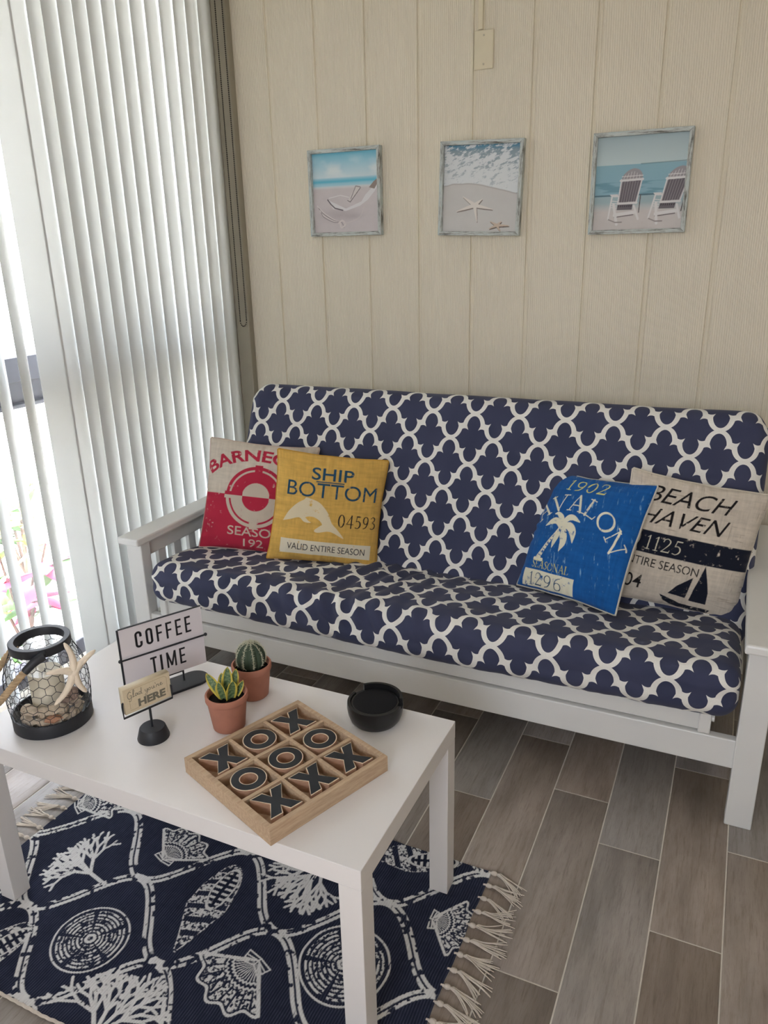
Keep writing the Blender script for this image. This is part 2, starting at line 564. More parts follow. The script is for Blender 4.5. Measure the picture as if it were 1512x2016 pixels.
    def serif(s, txt, x0, x1, y0, y1, col, slant=0.0, fn=None, wt=1.0, gap=.16):
        tot = sum(SERIF[c][0] for c in txt) + gap * (len(txt) - 1)
        kx = (x1 - x0) / tot; ky = y1 - y0
        x = 0.0
        for c in txt:
            w, strokes = SERIF[c]
            for st in strokes:
                P = catmull(st, 8) if len(st) > 2 else np.array([np.array(st[0]) + (np.array(st[1]) - np.array(st[0])) * k / 6 for k in range(7)])
                Q = np.stack([x0 + (x + P[:, 0] + slant * P[:, 1]) * kx, y0 + P[:, 1] * ky], 1)
                if fn:
                    Q = fn(Q)
                Q = np.hstack([Q, (P[:, 2:3] * min(kx, ky) * wt)])
                s.stroke(Q, 0, col)
            x += w + gap
    def out(s):
        a = s.A.reshape(s.ny, 2, s.nx, 2, 3).mean((1, 3))
        return a.reshape(-1, 3)

def ring(cx, cy, rx, ry, w1=.05, w2=.13):
    """stressed O as one closed variable-width stroke"""
    p = []
    for k in range(25):
        a = 2 * PI * k / 24 + PI / 2
        p.append((cx + rx * math.cos(a), cy + ry * math.sin(a), w1 + (w2 - w1) * abs(math.cos(a))))
    return p
h_ = .045
SERIF = {
 'A': (.78, [[(.08, .02, h_), (.39, .98, h_)], [(.39, .98, .11), (.70, .02, .12)], [(.19, .36, h_), (.58, .36, h_)], [(-.02, .02, h_), (.2, .02, h_)], [(.56, .02, h_), (.84, .02, h_)]]),
 'V': (.78, [[(.08, .98, .12), (.39, .02, .11)], [(.39, .02, h_), (.70, .98, h_)], [(-.02, .98, h_), (.22, .98, h_)], [(.58, .98, h_), (.82, .98, h_)]]),
 'L': (.6, [[(.12, .0, .11), (.12, 1., .11)], [(.0, .02, h_), (.56, .02, h_)], [(.56, .02, h_), (.6, .24, h_)], [(.0, .98, h_), (.26, .98, h_)]]),
 'O': (.86, [ring(.43, .5, .38, .48, .05, .12)]),
 'N': (.82, [[(.1, .02, h_), (.1, .98, h_)], [(.1, .98, .11), (.7, .02, .11)], [(.7, .02, h_), (.7, .98, h_)], [(-.02, .98, h_), (.2, .98, h_)], [(-.02, .02, h_), (.22, .02, h_)], [(.58, .98, h_), (.82, .98, h_)]]),
 'S': (.5, [[(.44, .82, .05), (.38, .95, .05), (.24, .98, .06), (.08, .88, .08), (.08, .7, .1), (.24, .54, .12), (.42, .38, .1), (.46, .18, .08), (.3, .03, .06), (.12, .04, .05), (.04, .2, .05)]]),
 'E': (.58, [[(.12, .0, .11), (.12, 1., .11)], [(.0, .02, h_), (.54, .02, h_)], [(.12, .5, h_), (.42, .5, h_)], [(.0, .98, h_), (.5, .98, h_)], [(.54, .02, h_), (.58, .22, h_)], [(.5, .98, h_), (.52, .8, h_)]]),
 '0': (.56, [ring(.28, .5, .23, .48, .05, .1)]),
 '1': (.36, [[(.2, .02, .09), (.2, .96, .09)], [(.2, .96, .05), (.06, .84, .04)], [(.06, .02, h_), (.34, .02, h_)]]),
 '2': (.56, [[(.06, .74, .06), (.1, .9, .06), (.28, .98, .06), (.46, .86, .09), (.46, .66, .09), (.3, .38, .06), (.06, .05, .05)], [(.06, .05, .09), (.52, .05, .09)], [(.52, .05, .05), (.56, .2, .04)]]),
 '3': (.52, [[(.06, .84, .05), (.2, .97, .05), (.4, .88, .09), (.38, .66, .07), (.2, .54, .04), (.42, .42, .08), (.46, .2, .1), (.28, .03, .06), (.06, .06, .06)]]),
 '4': (.58, [[(.42, .0, .09), (.42, .98, .09)], [(.42, .98, .04), (.03, .3, .05)], [(.03, .3, .06), (.58, .3, .06)]]),
 '5': (.52, [[(.16, .95, .09), (.48, .95, .09)], [(.16, .95, .05), (.1, .56, .05)], [(.1, .56, .05), (.28, .6, .06), (.45, .46, .1), (.46, .22, .1), (.28, .03, .06), (.06, .06, .06)]]),
 '6': (.56, [ring(.28, .3, .21, .28, .05, .09), [(.46, .96, .05), (.24, .84, .07), (.1, .58, .09), (.07, .3, .09)]]),
 '9': (.56, [ring(.28, .68, .21, .28, .05, .09), [(.1, .03, .05), (.32, .14, .07), (.46, .42, .09), (.49, .68, .09)]]),
}

# ------------------------------------------------------------------ camera
Cx, Cy, Cz = 0.475448562, -0.888699566, 1.42944917
yaw, pitch, roll, FPX = 4.39214135e-01, 3.32620834e-01, -2.26419084e-02, 1505.89
fwd = Vector((-math.sin(yaw) * math.cos(pitch), math.cos(yaw) * math.cos(pitch), -math.sin(pitch)))
rt = Vector((math.cos(yaw), math.sin(yaw), 0)); up = rt.cross(fwd)
r2 = math.cos(roll) * rt + math.sin(roll) * up; u2 = -math.sin(roll) * rt + math.cos(roll) * up
cam = bpy.data.cameras.new('camera'); co = bpy.data.objects.new('camera', cam); COL.objects.link(co)
mw = Matrix((r2, u2, -fwd)).transposed().to_4x4(); mw.translation = (Cx, Cy, Cz)
co.matrix_world = mw
cam.sensor_fit = 'VERTICAL'; cam.sensor_height = 36.0; cam.lens = FPX / 2016 * 36.0
cam.clip_start = .05; cam.clip_end = 200
SC.camera = co

# ================================================================== ROOM
YW = 1.88      # back wall plane
XB = -1.47     # blind plane
XG = -1.60     # window wall
XR, YF, ZC = 2.3, -2.7, 2.62

# floor: wood-look porcelain planks, each a bevelled plate in a grout bed
TW, TL, GAP = .1478, .608, .0032
JY = {-3: .30, -2: .52, -1: .779, 0: 1.104, 1: .893, 2: .734, 3: .513, 4: .83}
V = []; Q = []; UV = []; CC = []
k0 = int(math.floor((-3.2 + .006) / TW)) - 1
for k in range(-12, 17):
    x0 = -.005 + k * TW + GAP / 2 - .001; x1 = x0 + TW - GAP
    off = JY.get(k, (k * .217) % TL)
    n0 = int(math.floor((YF - off) / TL)) - 1
    for j in range(n0, 9):
        ya = off + j * TL + GAP / 2; yb = ya + TL - GAP
        if yb < YF or ya > YW:
            continue
        ya = max(ya, YF); yb = min(yb, YW)
        xa, xb = max(x0, XG), min(x1, XR)
        if xb <= xa:
            continue
        b = .0016; zt, zl = 0.0, -.0012
        o = len(V)
        V += [(xa, ya, zl - .002), (xb, ya, zl - .002), (xb, yb, zl - .002), (xa, yb, zl - .002),
              (xa, ya, zl), (xb, ya, zl), (xb, yb, zl), (xa, yb, zl),
              (xa + b, ya + b, zt), (xb - b, ya + b, zt), (xb - b, yb - b, zt), (xa + b, yb - b, zt)]
        ru, rv = rng.random() * 40, rng.random() * 40
        UV += [(p[0] + ru, p[1] + rv) for p in V[-12:]]
        tt = (rng.random(), rng.random(), 0)
        CC += [tt] * 12
        for r in (0, 4):
            Q += [(o + r + i, o + r + (i + 1) % 4, o + r + 4 + (i + 1) % 4, o + r + 4 + i) for i in range(4)]
        Q.append((o + 8, o + 9, o + 10, o + 11))
fl = structure(mesh_np('floor', V, Q, M['tile'], None, False, np.array(CC), np.array(UV)))
g = MB().box(XG, XR, YF, YW, -.12, -.0016).build('grout_bed', M['grout'], fl)

# back wall: grooved siding (real profile)
gx0, gp, gw, gd = -1.057, .2019, .0135, .006
prof = [(-2.3, 0)]
for k in range(-5, 18):
    a = gx0 + k * gp
    prof += [(a - gw / 2 - .0015, 0), (a - gw / 2, gd), (a + gw / 2 - .001, gd), (a + gw / 2 + .0025, 0)]
prof = [p for p in prof if -1.75 < p[0] < XR]
prof = [(-1.75, 0)] + prof + [(XR + .1, 0)]
mb = MB(); n = len(prof)
mb.add([(x, YW + d, -.05) for x, d in prof] + [(x, YW + d, ZC) for x, d in prof] + [(prof[0][0], YW + .1, -.05), (prof[-1][0], YW + .1, -.05), (prof[0][0], YW + .1, ZC), (prof[-1][0], YW + .1, ZC)],
       [(i, i + 1, n + i + 1, n + i) for i in range(n - 1)] + [(2 * n + 1, 2 * n, 2 * n + 2, 2 * n + 3)])
structure(mb.build('wall_back', M['siding']))
# hidden jamb return, added to block light leaking past the last vane
structure(MB().box(XG, -1.483, 1.79, YW + .001, 0, 2.62).build('leak_jamb', M['roomwall']))
# corner trim between blind and siding, its shade put into the colour
structure(MB().box(-1.475, -1.412, 1.845, YW + .001, 0, ZC).build('trim_1', M['shaded_trim'], None, bevel=.004))
structure(MB().box(XG - .12, XR + .1, YF - .1, YW + .1, ZC, ZC + .1).build('ceiling', M['ceiling']))
structure(MB().box(XR, XR + .1, YF, YW, -.05, ZC).build('wall_right', M['roomwall']))
# camera-side wall, with an unseen window added for fill light
WX0, WX1, WZ0, WZ1 = -.35, .95, 1.25, 2.3
mb = MB().box(XG, XR, YF - .1, YF, -.05, WZ0).box(XG, XR, YF - .1, YF, WZ1, ZC).box(XG, WX0, YF - .1, YF, WZ0, WZ1).box(WX1, XR, YF - .1, YF, WZ0, WZ1)
structure(mb.build('wall_front', M['roomwall']))
w2 = structure(MB().box(WX0, WX1, YF - .06, YF - .05, WZ0, WZ1).build('fill_window', M['glass']))
mb = MB().box(WX0, WX1, YF - .08, YF - .02, WZ0, WZ0 + .05).box(WX0, WX1, YF - .08, YF - .02, WZ1 - .05, WZ1)
for x in (WX0, WX1 - .05):
    mb.box(x, x + .05, YF - .08, YF - .02, WZ0 + .05, WZ1 - .05)
mb.build('window_frame', M['white_paint'], w2, bevel=.003)
# window wall (left): header, sill kerb, corner pier
mb = MB().box(XG - .1, XG, YF, YW, 2.48, ZC).box(XG - .1, XG, YF, YW, -.05, .03).box(XG - .1, XG, 1.80, YW, .03, 2.48).box(XG - .1, XG, YF, -.32, .03, 2.48)
structure(mb.build('wall_left', M['roomwall']))
win = structure(MB().box(XG - .055, XG - .045, -.32, 1.80, .05, 2.46).build('window_1', M['glass']))
mb = MB()
mb.box(XG - .08, XG - .02, -.32, 1.80, .03, .09).box(XG - .08, XG - .02, -.32, 1.80, 2.42, 2.48)
for y in (-.32, .36, 1.75):
    mb.box(XG - .08, XG - .02, y, y + .05, .09, 2.42)
mb.build('window_frame', M['alu'], win, bevel=.003)
mb = MB()
mb.box(XG - .085, XG + .0, -.27, 1.75, 1.052, 1.128).box(XG - .095, XG - .02, -.27, 1.75, .972, 1.050).box(XG - .085, XG + .012, -.27, 1.75, .972, .985)
mb.build('meeting_rail', M['alu'], win, bevel=.002)

# cover plate + raceway on the back wall
plate = thing('cover_plate', 'cream blank cover plate high on the siding below the cable raceway', 'wall plate', (-.421, YW, 2.04))
MB().box(-.033, .033, -.007, .0004, -.057, .057).build('plate', M['raceway'], plate, bevel=.002)
for z in (.042, -.042):
    MB().tube([(0, -.0068, z), (0, -.0084, z)], .0032, 10).build('screw', M['screw'], plate, True)
tag(MB().box(-.441, -.424, YW - .011, YW - .0002, 2.099, ZC - .001).build('cable_raceway', M['raceway'], None, bevel=.002),
    'narrow cream cable raceway running up the siding from the cover plate', 'cable cover')

# ================================================================== OUTSIDE
structure(MB().box(-14, XG - .1, -9, 9, -.3, -.12).build('ground', M['ground_out']))
structure(MB().box(XG - .9, XG - .1, -6, 6, 2.66, 2.76).build('shade_overhang', M['ceiling']))  # unseen eave, added to shade the upper vanes
def shrub(name, label, x, y, h, mats, nl, ll, seed, z0=-.12):
    r = random.Random(seed)
    root = thing(name, label, 'plant', (x, y, z0), 0)
    st = MB()
    stems = []
    for k in range(5):
        a = r.uniform(0, 2 * PI); d = r.uniform(.05, .16)
        top = (math.cos(a) * d, math.sin(a) * d, h * r.uniform(.6, 1))
        st.tube([(0, 0, 0), (top[0] * .4, top[1] * .4, top[2] * .5), top], [.009, .007, .004], 6)
        stems.append(top)
    st.build('stem', M['stem_brown'], root, True)
    for mi, mat in enumerate(mats):
        lf = MB()
        for k in range(nl):
            tp = r.choice(stems); f = r.uniform(.35, 1)
            b = np.array([tp[0] * f, tp[1] * f, tp[2] * f])
            a = r.uniform(0, 2 * PI); e = r.uniform(-.2, .9)
            d = np.array([math.cos(a) * math.cos(e), math.sin(a) * math.cos(e), math.sin(e)])
            w = np.cross(d, (0, 0, 1)); w /= np.linalg.norm(w)
            nrm = np.cross(w, d)
            l = ll * r.uniform(.6, 1.1); wd = l * .17
            pts = []
            for i, (u, ww) in enumerate(((0, .15), (.3, 1), (.6, .85), (.85, .4), (1, .02))):
                c = b + d * l * u - np.array([0, 0, 1]) * l * .25 * u * u
                pts += [c - w * wd * ww, c + nrm * wd * .18, c + w * wd * ww]
            fs = []
            for i in range(4):
                fs += [(3 * i, 3 * i + 1, 3 * i + 4, 3 * i + 3), (3 * i + 1, 3 * i + 2, 3 * i + 5, 3 * i + 4)]
            lf.add(pts, fs)
        lf.build('foliage', mat, root, True)
    return root
shrub('cordyline', 'pink and green leafy plant just outside the glass, nearest the window', -2.05, 1.02, .55, [M['leaf_pink'], M['leaf_green']], 16, .24, 3)
shrub('garden_shrub', 'low yellow-green shrub outside behind the pink-leaved plant', -2.75, 1.62, .5, [M['leaf_olive'], M['leaf_green']], 26, .2, 5)
shrub('bare_shrub', 'thin brown twiggy shrub outside with few leaves', -2.9, 2.25, .95, [M['stem_brown'], M['leaf_green']], 12, .16, 9)
shrub('border_plant', 'short green plant outside at the foot of the window wall', -1.98, .62, .34, [M['leaf_green'], M['leaf_olive']], 16, .18, 13)

# ================================================================== BLIND
blind = thing('vertical_blind', 'floor-length white vertical blind with its beaded pull chain at the window', 'blind', (XB, 1.2, 0))
MB().box(-.022, .022, -1.54, .645, 2.5, 2.545).build('headrail', M['white_paint'], blind, bevel=.003)
def vane(yc, ang, w=.089, bow=.006):
    n = 9; P = []
    for z in (.03, 2.495):
        for th in (0, 1):
            for i in range(n):
                u = (i / (n - 1) - .5) * w
                v = bow * (1 - (2 * u / w) ** 2) + th * .0009
                P.append((v * math.cos(ang) - u * math.sin(ang), yc - 1.2 + u * math.cos(ang) + v * math.sin(ang), z))
    F = []
    for i in range(n - 1):
        F += [(i, i + 1, 2 * n + i + 1, 2 * n + i), (n + i + 1, n + i, 3 * n + i, 3 * n + i + 1)]
        F += [(i + 1, i, n + i, n + i + 1), (2 * n + i, 2 * n + i + 1, 3 * n + i + 1, 3 * n + i)]
    F += [(0, 2 * n, 3 * n, n), (2 * n - 1, 4 * n - 1, 3 * n - 1, n - 1)]
    mb = MB(); mb.add(P, F)
    mb.build('vane', M['vane'], blind, True, angle=60)
    MB().tube([(0, yc - 1.2, 2.49), (0, yc - 1.2, 2.505)], .006, 6).build('vane_clip', M['white_paint'], blind, True)
PHI = math.radians(8)
yy = .896 + .040
edges = [.896, .96, 1.014, 1.076, 1.135, 1.195, 1.259, 1.323, 1.39, 1.462, 1.538, 1.612, 1.68, 1.751]
for e in edges[:-1]:
    vane(e + .0405, PHI)
vane(1.751 + .044, math.radians(6), .089)
vane(.853, math.radians(-8), .098, .004)
for y, a in ((.746, 32), (.664, 32), (.582, 33), (.50, 34), (.418, 34), (.336, 30)) + tuple((.262 - .068 * k, 6) for k in range(9)):
    vane(y, math.radians(a))
# beaded chain
mb = MB()
cx, ya, yb, zb = .060, .583, .627, 1.157
pts = []
z = 2.5
while z > zb:
    pts.append((cx, ya, z)); pts.append((cx, yb, z)); z -= .0068
for k in range(9):
    a = PI * k / 8
    pts.append((cx, (ya + yb) / 2 - (yb - ya) / 2 * math.cos(a), zb - (yb - ya) / 2 * math.sin(a)))
for p in pts:
    mb.sphere(p, .0028, 6, 4)
for y in (ya, yb):
    mb.tube([(cx, y, 2.5), (cx, y, zb)], .0008, 4)
mb.build('pull_chain', M['bead'], blind, True)
MB().box(.018, .066, .575, .635, 2.495, 2.535).build('chain_guide', M['white_paint'], blind, bevel=.003)

# ================================================================== FUTON
fx0, fx1 = -1.352, .650
fr = thing('wooden_futon', 'white painted wooden futon sofa frame with slatted arms against the siding', 'futon frame', ((fx0 + fx1) / 2, 1.35, 0))
FO = Vector(fr.location)
def fbox(name, x0, x1, y0, y1, z0, z1, bevel=.003, mat='white_paint'):
    return MB().box(x0 - FO.x, x1 - FO.x, y0 - FO.y, y1 - FO.y, z0, z1).build(name, M[mat], fr, bevel=bevel)
LEGW = .064
for side, a0 in (('l', fx0), ('r', fx1 - .085)):
    a1 = a0 + .085
    lx0 = a0 + (.008 if side == 'r' else .006); lx1 = lx0 + LEGW
    fbox('arm_rest', a0 - .004, a1, .900, 1.80, .508, .534, .006)
    fbox('leg', lx0, lx1, .928, .972, 0, .508, .003)
    fbox('leg', lx0, lx1, 1.735, 1.779, 0, .508, .003)
    m = (lx0 + lx1) / 2
    fbox('arm_apron', m - .013, m + .013, .972, 1.735, .445, .508)
    fbox('side_rail', m - .013, m + .013, .972, 1.735, .14, .225)
    for k in range(8):
        y = 1.035 + k * .083
        fbox('arm_slat', m - .008, m + .008, y, y + .038, .225, .445, .002)
fbox('front_stretcher', fx0 + .066, fx1 - .075, .935, .960, .166, .248)
fbox('back_stretcher', fx0 + .066, fx1 - .075, 1.745, 1.770, .166, .248)
fbox('seat_rail', -1.215, .487, .944, .972, .2535, .318)
fbox('rail_block', .483, .512, .936, .985, .2495, .318, .004)
fbox('rail_block', -1.240, -1.211, .936, .985, .2495, .318, .004)
fbox('seat_deck', -1.215, .487, .975, 1.52, .270, .288)
# pivot bolt heads
MB().tube([(.512 - FO.x, .96 - FO.y, .285), (.519 - FO.x, .96 - FO.y, .285)], .009, 12).build('bolt', M['white_paint'], fr, True)
MB().tube([(.569 - FO.x, .95 - FO.y, .49), (.5725 - FO.x, .95 - FO.y, .49)], .005, 10).build('bolt', M['black_metal'], fr, True)
# back deck: slatted panel behind the back section
TDIR = np.array([0, .22, .54]); TDIR /= np.linalg.norm(TDIR)
NDIR = np.array([0, -TDIR[2], TDIR[1]])          # towards the room
P0 = np.array([0, 1.31, .40])
mb = MB()
for k in range(7):
    c = P0 + TDIR * (-.02 + k * .09) - NDIR * .178 + np.array([-.36, 0, 0]) - np.array([FO.x, FO.y, 0])
    mb.obox(c, [(1, 0, 0), TDIR, NDIR], (.80, .03, .008))
for x in (-1.05, -.36, .32):
    c = P0 + TDIR * .25 - NDIR * .196 + np.array([x, 0, 0]) - np.array([FO.x, FO.y, 0])
    mb.obox(c, [(1, 0, 0), TDIR, NDIR], (.03, .30, .009))
mb.build('back_deck', M['white_paint'], fr, bevel=.002)

# mattress
FW = .1497   # pattern repeat
def slab(name, x0, x1, prof, rx, parent, u0, v0, disp, nx=260):
    """prof: closed perimeter as dense (a,b) array with outward normals; swept along x with rounded ends"""
    P = np.array(prof); n = len(P)
    c = P.mean(0)
    d = np.roll(P, -1, 0) - np.roll(P, 1, 0)
    N = np.stack([d[:, 1], -d[:, 0]], 1); N /= np.linalg.norm(N, axis=1)[:, None]
    seg = np.linalg.norm(np.roll(P, -1, 0) - P, axis=1)
    s = np.concatenate([[0], np.cumsum(seg)])
    st = []
    for k in range(11):
        a = PI / 2 * k / 10
        st.append((x0 + rx * (1 - math.sin(a)) if False else x0 + rx * (1 - math.cos(PI / 2 - a) if False else 1 - math.sin(a)), rx * (1 - math.cos(PI / 2 - (PI / 2 - a)))))
    xs = []
    for k in range(12):
        a = PI / 2 * k / 11          # 0 at the very end, pi/2 on the flat
        xs.append((x0 + rx * (1 - math.cos(a)), rx * (1 - math.sin(a)), x0 + rx - rx * (PI / 2 - a)))
    for x in np.linspace(x0 + rx, x1 - rx, nx)[1:-1]:
        xs.append((x, 0.0, x))
    for k in range(12):
        a = PI / 2 * (1 - k / 11)
        xs.append((x1 - rx * (1 - math.cos(a)), rx * (1 - math.sin(a)), x1 - rx + rx * (PI / 2 - a)))
    V = []; UV = []
    for x, ins, u in xs:
        q = P - N * ins
        dd = disp(x, s[:-1], P, N)
        q = q + N * dd[:, None]
        q = np.vstack([q, q[:1]])
        V.append(np.concatenate([np.full((n + 1, 1), x), q], 1))
        UV.append(np.stack([np.full(n + 1, (u - u0) / FW), (s - v0) / FW], 1))
    V = np.concatenate(V); UV = np.concatenate(UV)
    m = len(xs)
    Q = grid_quads(m, n + 1)
    # end caps: shrink rings to the centre line
    caps = []
    for e, flip in ((0, True), (m - 1, False)):
        base = V[e * (n + 1):(e + 1) * (n + 1)]
        ub = UV[e * (n + 1):(e + 1) * (n + 1)]
        prev = np.arange(e * (n + 1), (e + 1) * (n + 1))
        cen = base.mean(0)
        for k in range(1, 5):
            f = 1 - k / 4.0
            r = cen + (base - cen) * np.array([1, max(f, .02), max(f, .02)])
            o = len(V)
            V = np.vstack([V, r]); 
            UV = np.vstack([UV, ub + np.array([(-1 if flip else 1) * k * .16, 0])])
            cur = np.arange(o, o + n + 1)
            qq = np.stack([prev[:-1], prev[1:], cur[1:], cur[:-1]], 1)
            caps.append(qq if not flip else qq[:, ::-1])
            prev = cur
    Q = np.vstack([Q] + [c if True else c for c in caps])
    return V, Q, UV

def rr_profile(pts, rad, step=.006):
    """closed polygon -> rounded, densely sampled perimeter"""
    P = np.array(pts, float); n = len(P); out = []
    for i in range(n):
        a, b, c = P[i - 1], P[i], P[(i + 1) % n]
        r = rad[i]
        u = (a - b) / np.linalg.norm(a - b); w = (c - b) / np.linalg.norm(c - b)
        half = math.acos(np.clip(u @ w, -1, 1)) / 2
        t_ = r / math.tan(half)
        p1, p2 = b + u * t_, b + w * t_
        cen = b + (u + w) / np.linalg.norm(u + w) * r / math.sin(half)
        a1 = math.atan2(*(p1 - cen)[::-1]); a2 = math.atan2(*(p2 - cen)[::-1])
        da = (a2 - a1 + PI) % (2 * PI) - PI
        for k in range(9):
            t = a1 + da * k / 8
            out.append(cen + r * np.array([math.cos(t), math.sin(t)]))
    out = np.array(out)
    dense = []
    for a, b in zip(out, np.roll(out, -1, 0)):
        l = np.linalg.norm(b - a)
        if l < 1e-6:
            continue
        k = max(1, int(l / step))
        for i in range(k):
            dense.append(a + (b - a) * i / k)
    return np.array(dense)

mat_root = thing('futon_mattress', 'navy and white trellis patterned futon mattress folded as seat and back', 'futon mattress', (-.35, 1.3, .29))
MO = np.array(mat_root.location)
# seat profile in (y,z), counter-clockwise seen from +x
sp = rr_profile([(1.45, .292), (1.45, .385), (1.33, .398), (1.10, .440), (.897, .452), (.897, .302)], [.03, .03, .05, .2, .062, .058])
# wanted order: outward normal (d.y,-d.x): for a counter-clockwise loop this points outwards
def area(P):
    return .5 * np.sum(P[:, 0] * np.roll(P[:, 1], -1) - np.roll(P[:, 0], -1) * P[:, 1])
if area(sp) < 0:
    sp = sp[::-1]
def seat_disp(x, s, P, N):
    y, z = P[:, 0], P[:, 1]
    topw = np.clip(N[:, 1], 0, 1); frw = np.clip(-N[:, 0], 0, 1)
    w = .018 * (vnoise(np.full_like(y, x * 5 + 20), y * 9 + 3, 3, 3) - .5) * topw
    w = w + .015 * (vnoise(np.full_like(z, x * 14 + 40), z * 5 + 7, 5, 3) - .5) * (frw + .3 * topw)
    # sag and tuft pulls
    for tx, ty, dp, rx_, ry_ in ((-.62, 1.06, .016, .16, .07), (-.10, 1.06, .012, .12, .06), (.25, 1.08, .010, .14, .07), (-1.05, 1.08, .008, .12, .06)):
        w = w - topw * dp * np.exp(-((x - tx) / rx_) ** 2 - ((y - ty) / ry_) ** 2)
    w = w + frw * (.010 * math.cos((x + .25) * 3.2) - .006 * np.exp(-((z - .375) / .02) ** 2) * (.4 + .6 * math.sin(x * 9) ** 2))
    # fine crease fans on the front edge, mid-seat
    w = w + (frw + topw) * .0055 * np.sin(x * 105 + z * 60) * np.exp(-((x + .50) / .3) ** 2) * np.exp(-((z - .42) / .04) ** 2)
    return w
# find arc-length of the node row on the seat front (z = .40)
def arclen_at(P, f):
    seg = np.linalg.norm(np.roll(P, -1, 0) - P, axis=1); s = np.concatenate([[0], np.cumsum(seg)])[:-1]
    return s[np.argmin(f(P))]
v0s = arclen_at(sp, lambda P: np.abs(P[:, 1] - .406) + 10 * (P[:, 0] > .95))
V, Q, UV = slab('seat', -1.262, .566, sp, .05, mat_root, -1.097, v0s, seat_disp)
mesh_np('seat_section', V - MO, Q, M['trellis'], mat_root, True, uv=UV, angle=180)
# back profile in (t,n) local then mapped
bp_ = rr_profile([(-.085, 0), (.612, 0), (.612, -.165), (-.085, -.165)], [.045, .06, .055, .05])
if area(bp_) < 0:
    bp_ = bp_[::-1]
def back_disp(x, s, P, N):
    t_, n_ = P[:, 0], P[:, 1]
    frw = np.clip(N[:, 1], 0, 1)
    w = .008 * (vnoise(np.full_like(t_, x * 4 + 11), t_ * 6 + 5, 8, 3) - .5)
    w = w + frw * .010 * np.exp(-((t_ - .3) / .22) ** 2)
    e_ = min(x + 1.212, .578 - x)
    if e_ < .075:
        w = w - np.clip(P[:, 0] / .612, 0, 1) ** 6 * np.clip(N[:, 0] * 1.6, 0, 1) * (.075 - math.sqrt(max(.075 ** 2 - (.075 - e_) ** 2, 0))) * .8
    return w
v0b = arclen_at(bp_, lambda P: np.abs(P[:, 0] - .4565) + 10 * (P[:, 1] < -.05))
V, Q, UV = slab('back', -1.212, .578, bp_, .055, mat_root, -.2335, v0b, back_disp)
W = np.zeros_like(V); W[:, 0] = V[:, 0]
W += P0[None, :] + V[:, 1:2] * TDIR[None, :] + V[:, 2:3] * NDIR[None, :]
mesh_np('back_section', W - MO, Q[:, ::-1], M['trellis'], mat_root, True, uv=UV, angle=180)

# ================================================================== CUSHIONS
def rotm(a, b, c):
    ca, sa, cb, sb, cc, sc = math.cos(a), math.sin(a), math.cos(b), math.sin(b), math.cos(c), math.sin(c)
    return Matrix(((ca, -sa, 0), (sa, ca, 0), (0, 0, 1))) @ Matrix(((1, 0, 0), (0, cb, -sb), (0, sb, cb))) @ Matrix(((cc, 0, sc), (0, 1, 0), (-sc, 0, cc)))
CN = 300
def cushion(label, pose, size, canvas, backcol, pipecol, seed, puff=.052):
    mwx = rotm(*pose[3:6]).to_4x4(); mwx.translation = pose[:3]
    root = thing('throw_cushion', label, 'cushion', mw=mwx, group=None)
    h = size / 2
    def surf(n, sgn):
        u = np.linspace(-1, 1, n)
        U, Vv = np.meshgrid(u, u)
        px = U * (1 - .055 * (1 - Vv ** 2) ** 1.0 * np.abs(U) ** 3) * h
        pz = Vv * (1 - .045 * (1 - U ** 2) ** 1.0 * np.abs(Vv) ** 3) * h
        e = np.clip((1 - U ** 2) * (1 - Vv ** 2), 0, 1)
        d = puff * e ** .42
        edge = np.clip((1 - np.maximum(np.abs(U), np.abs(Vv))) * 6, 0, 1)
        d = d + edge * (.012 * (vnoise(U * 2.2 + 9, Vv * 2.2 + 4, seed, 3) - .5))
        ec = np.exp(-((1 - np.maximum(np.abs(U), np.abs(Vv))) / .12)) * np.clip((1 - np.maximum(np.abs(U), np.abs(Vv))) * 30, 0, 1)
        ang = np.where(np.abs(U) > np.abs(Vv), Vv, U)
        d = d + .004 * ec * np.sin(ang * 26 + seed + 3 * np.sin(ang * 7)) * (1 - ang ** 2)
        px = px + .004 * (vnoise(Vv * 2 + seed, U * 0 + 1.5, seed + 2, 2) - .5) * np.abs(U)
        pz = pz + .006 * (vnoise(U * 2 + seed, Vv * 0 + 4.5, seed + 3, 2) - .5) * np.abs(Vv)
        return np.stack([px, -sgn * d, pz], -1).reshape(-1, 3), px, pz
    F, px, pz = surf(CN, 1)
    mesh_np('front_panel', F, grid_quads(CN, CN, 0, False), M['cushion_print'], root, True, canvas.out())
    nb = 60
    B, bx, bz = surf(nb, -1)
    mesh_np('back_panel', B, grid_quads(nb, nb, 0, True), M['cushion_print'], root, True, np.tile(backcol, (len(B), 1)))
    # seam edge
    idx = [(0, i) for i in range(CN)] + [(i, CN - 1) for i in range(1, CN)] + [(CN - 1, i) for i in range(CN - 2, -1, -1)] + [(i, 0) for i in range(CN - 2, 0, -1)]
    path = [(px[a], 0, pz[a]) for a in idx[::6]]
    o = MB().tube(path, .0032, 6, closed=True).build('seam_piping', M['cushion_print'], root, True)
    a = o.data.color_attributes.new('Col', 'FLOAT_COLOR', 'POINT')
    c4 = np.ones((len(o.data.vertices), 4), np.float32); c4[:, :3] = pipecol
    a.data.foreach_set('color', c4.ravel())
    return root
def cloth_bg(cv, base, var, seed, sc=60):
    X, Y = np.meshgrid(cv.X, cv.Y)
    n1 = vnoise(X * sc, Y * sc * .15, seed, 3); n2 = vnoise(X * sc * .15, Y * sc, seed + 1, 3); n3 = vnoise(X * 5, Y * 5, seed + 2, 4)
    f = 1 + var * ((n1 + n2 - 1) * 1.3 + (n3 - .5) * .8)
    cv.A[:] = np.array(base)[None, None] * f[..., None]
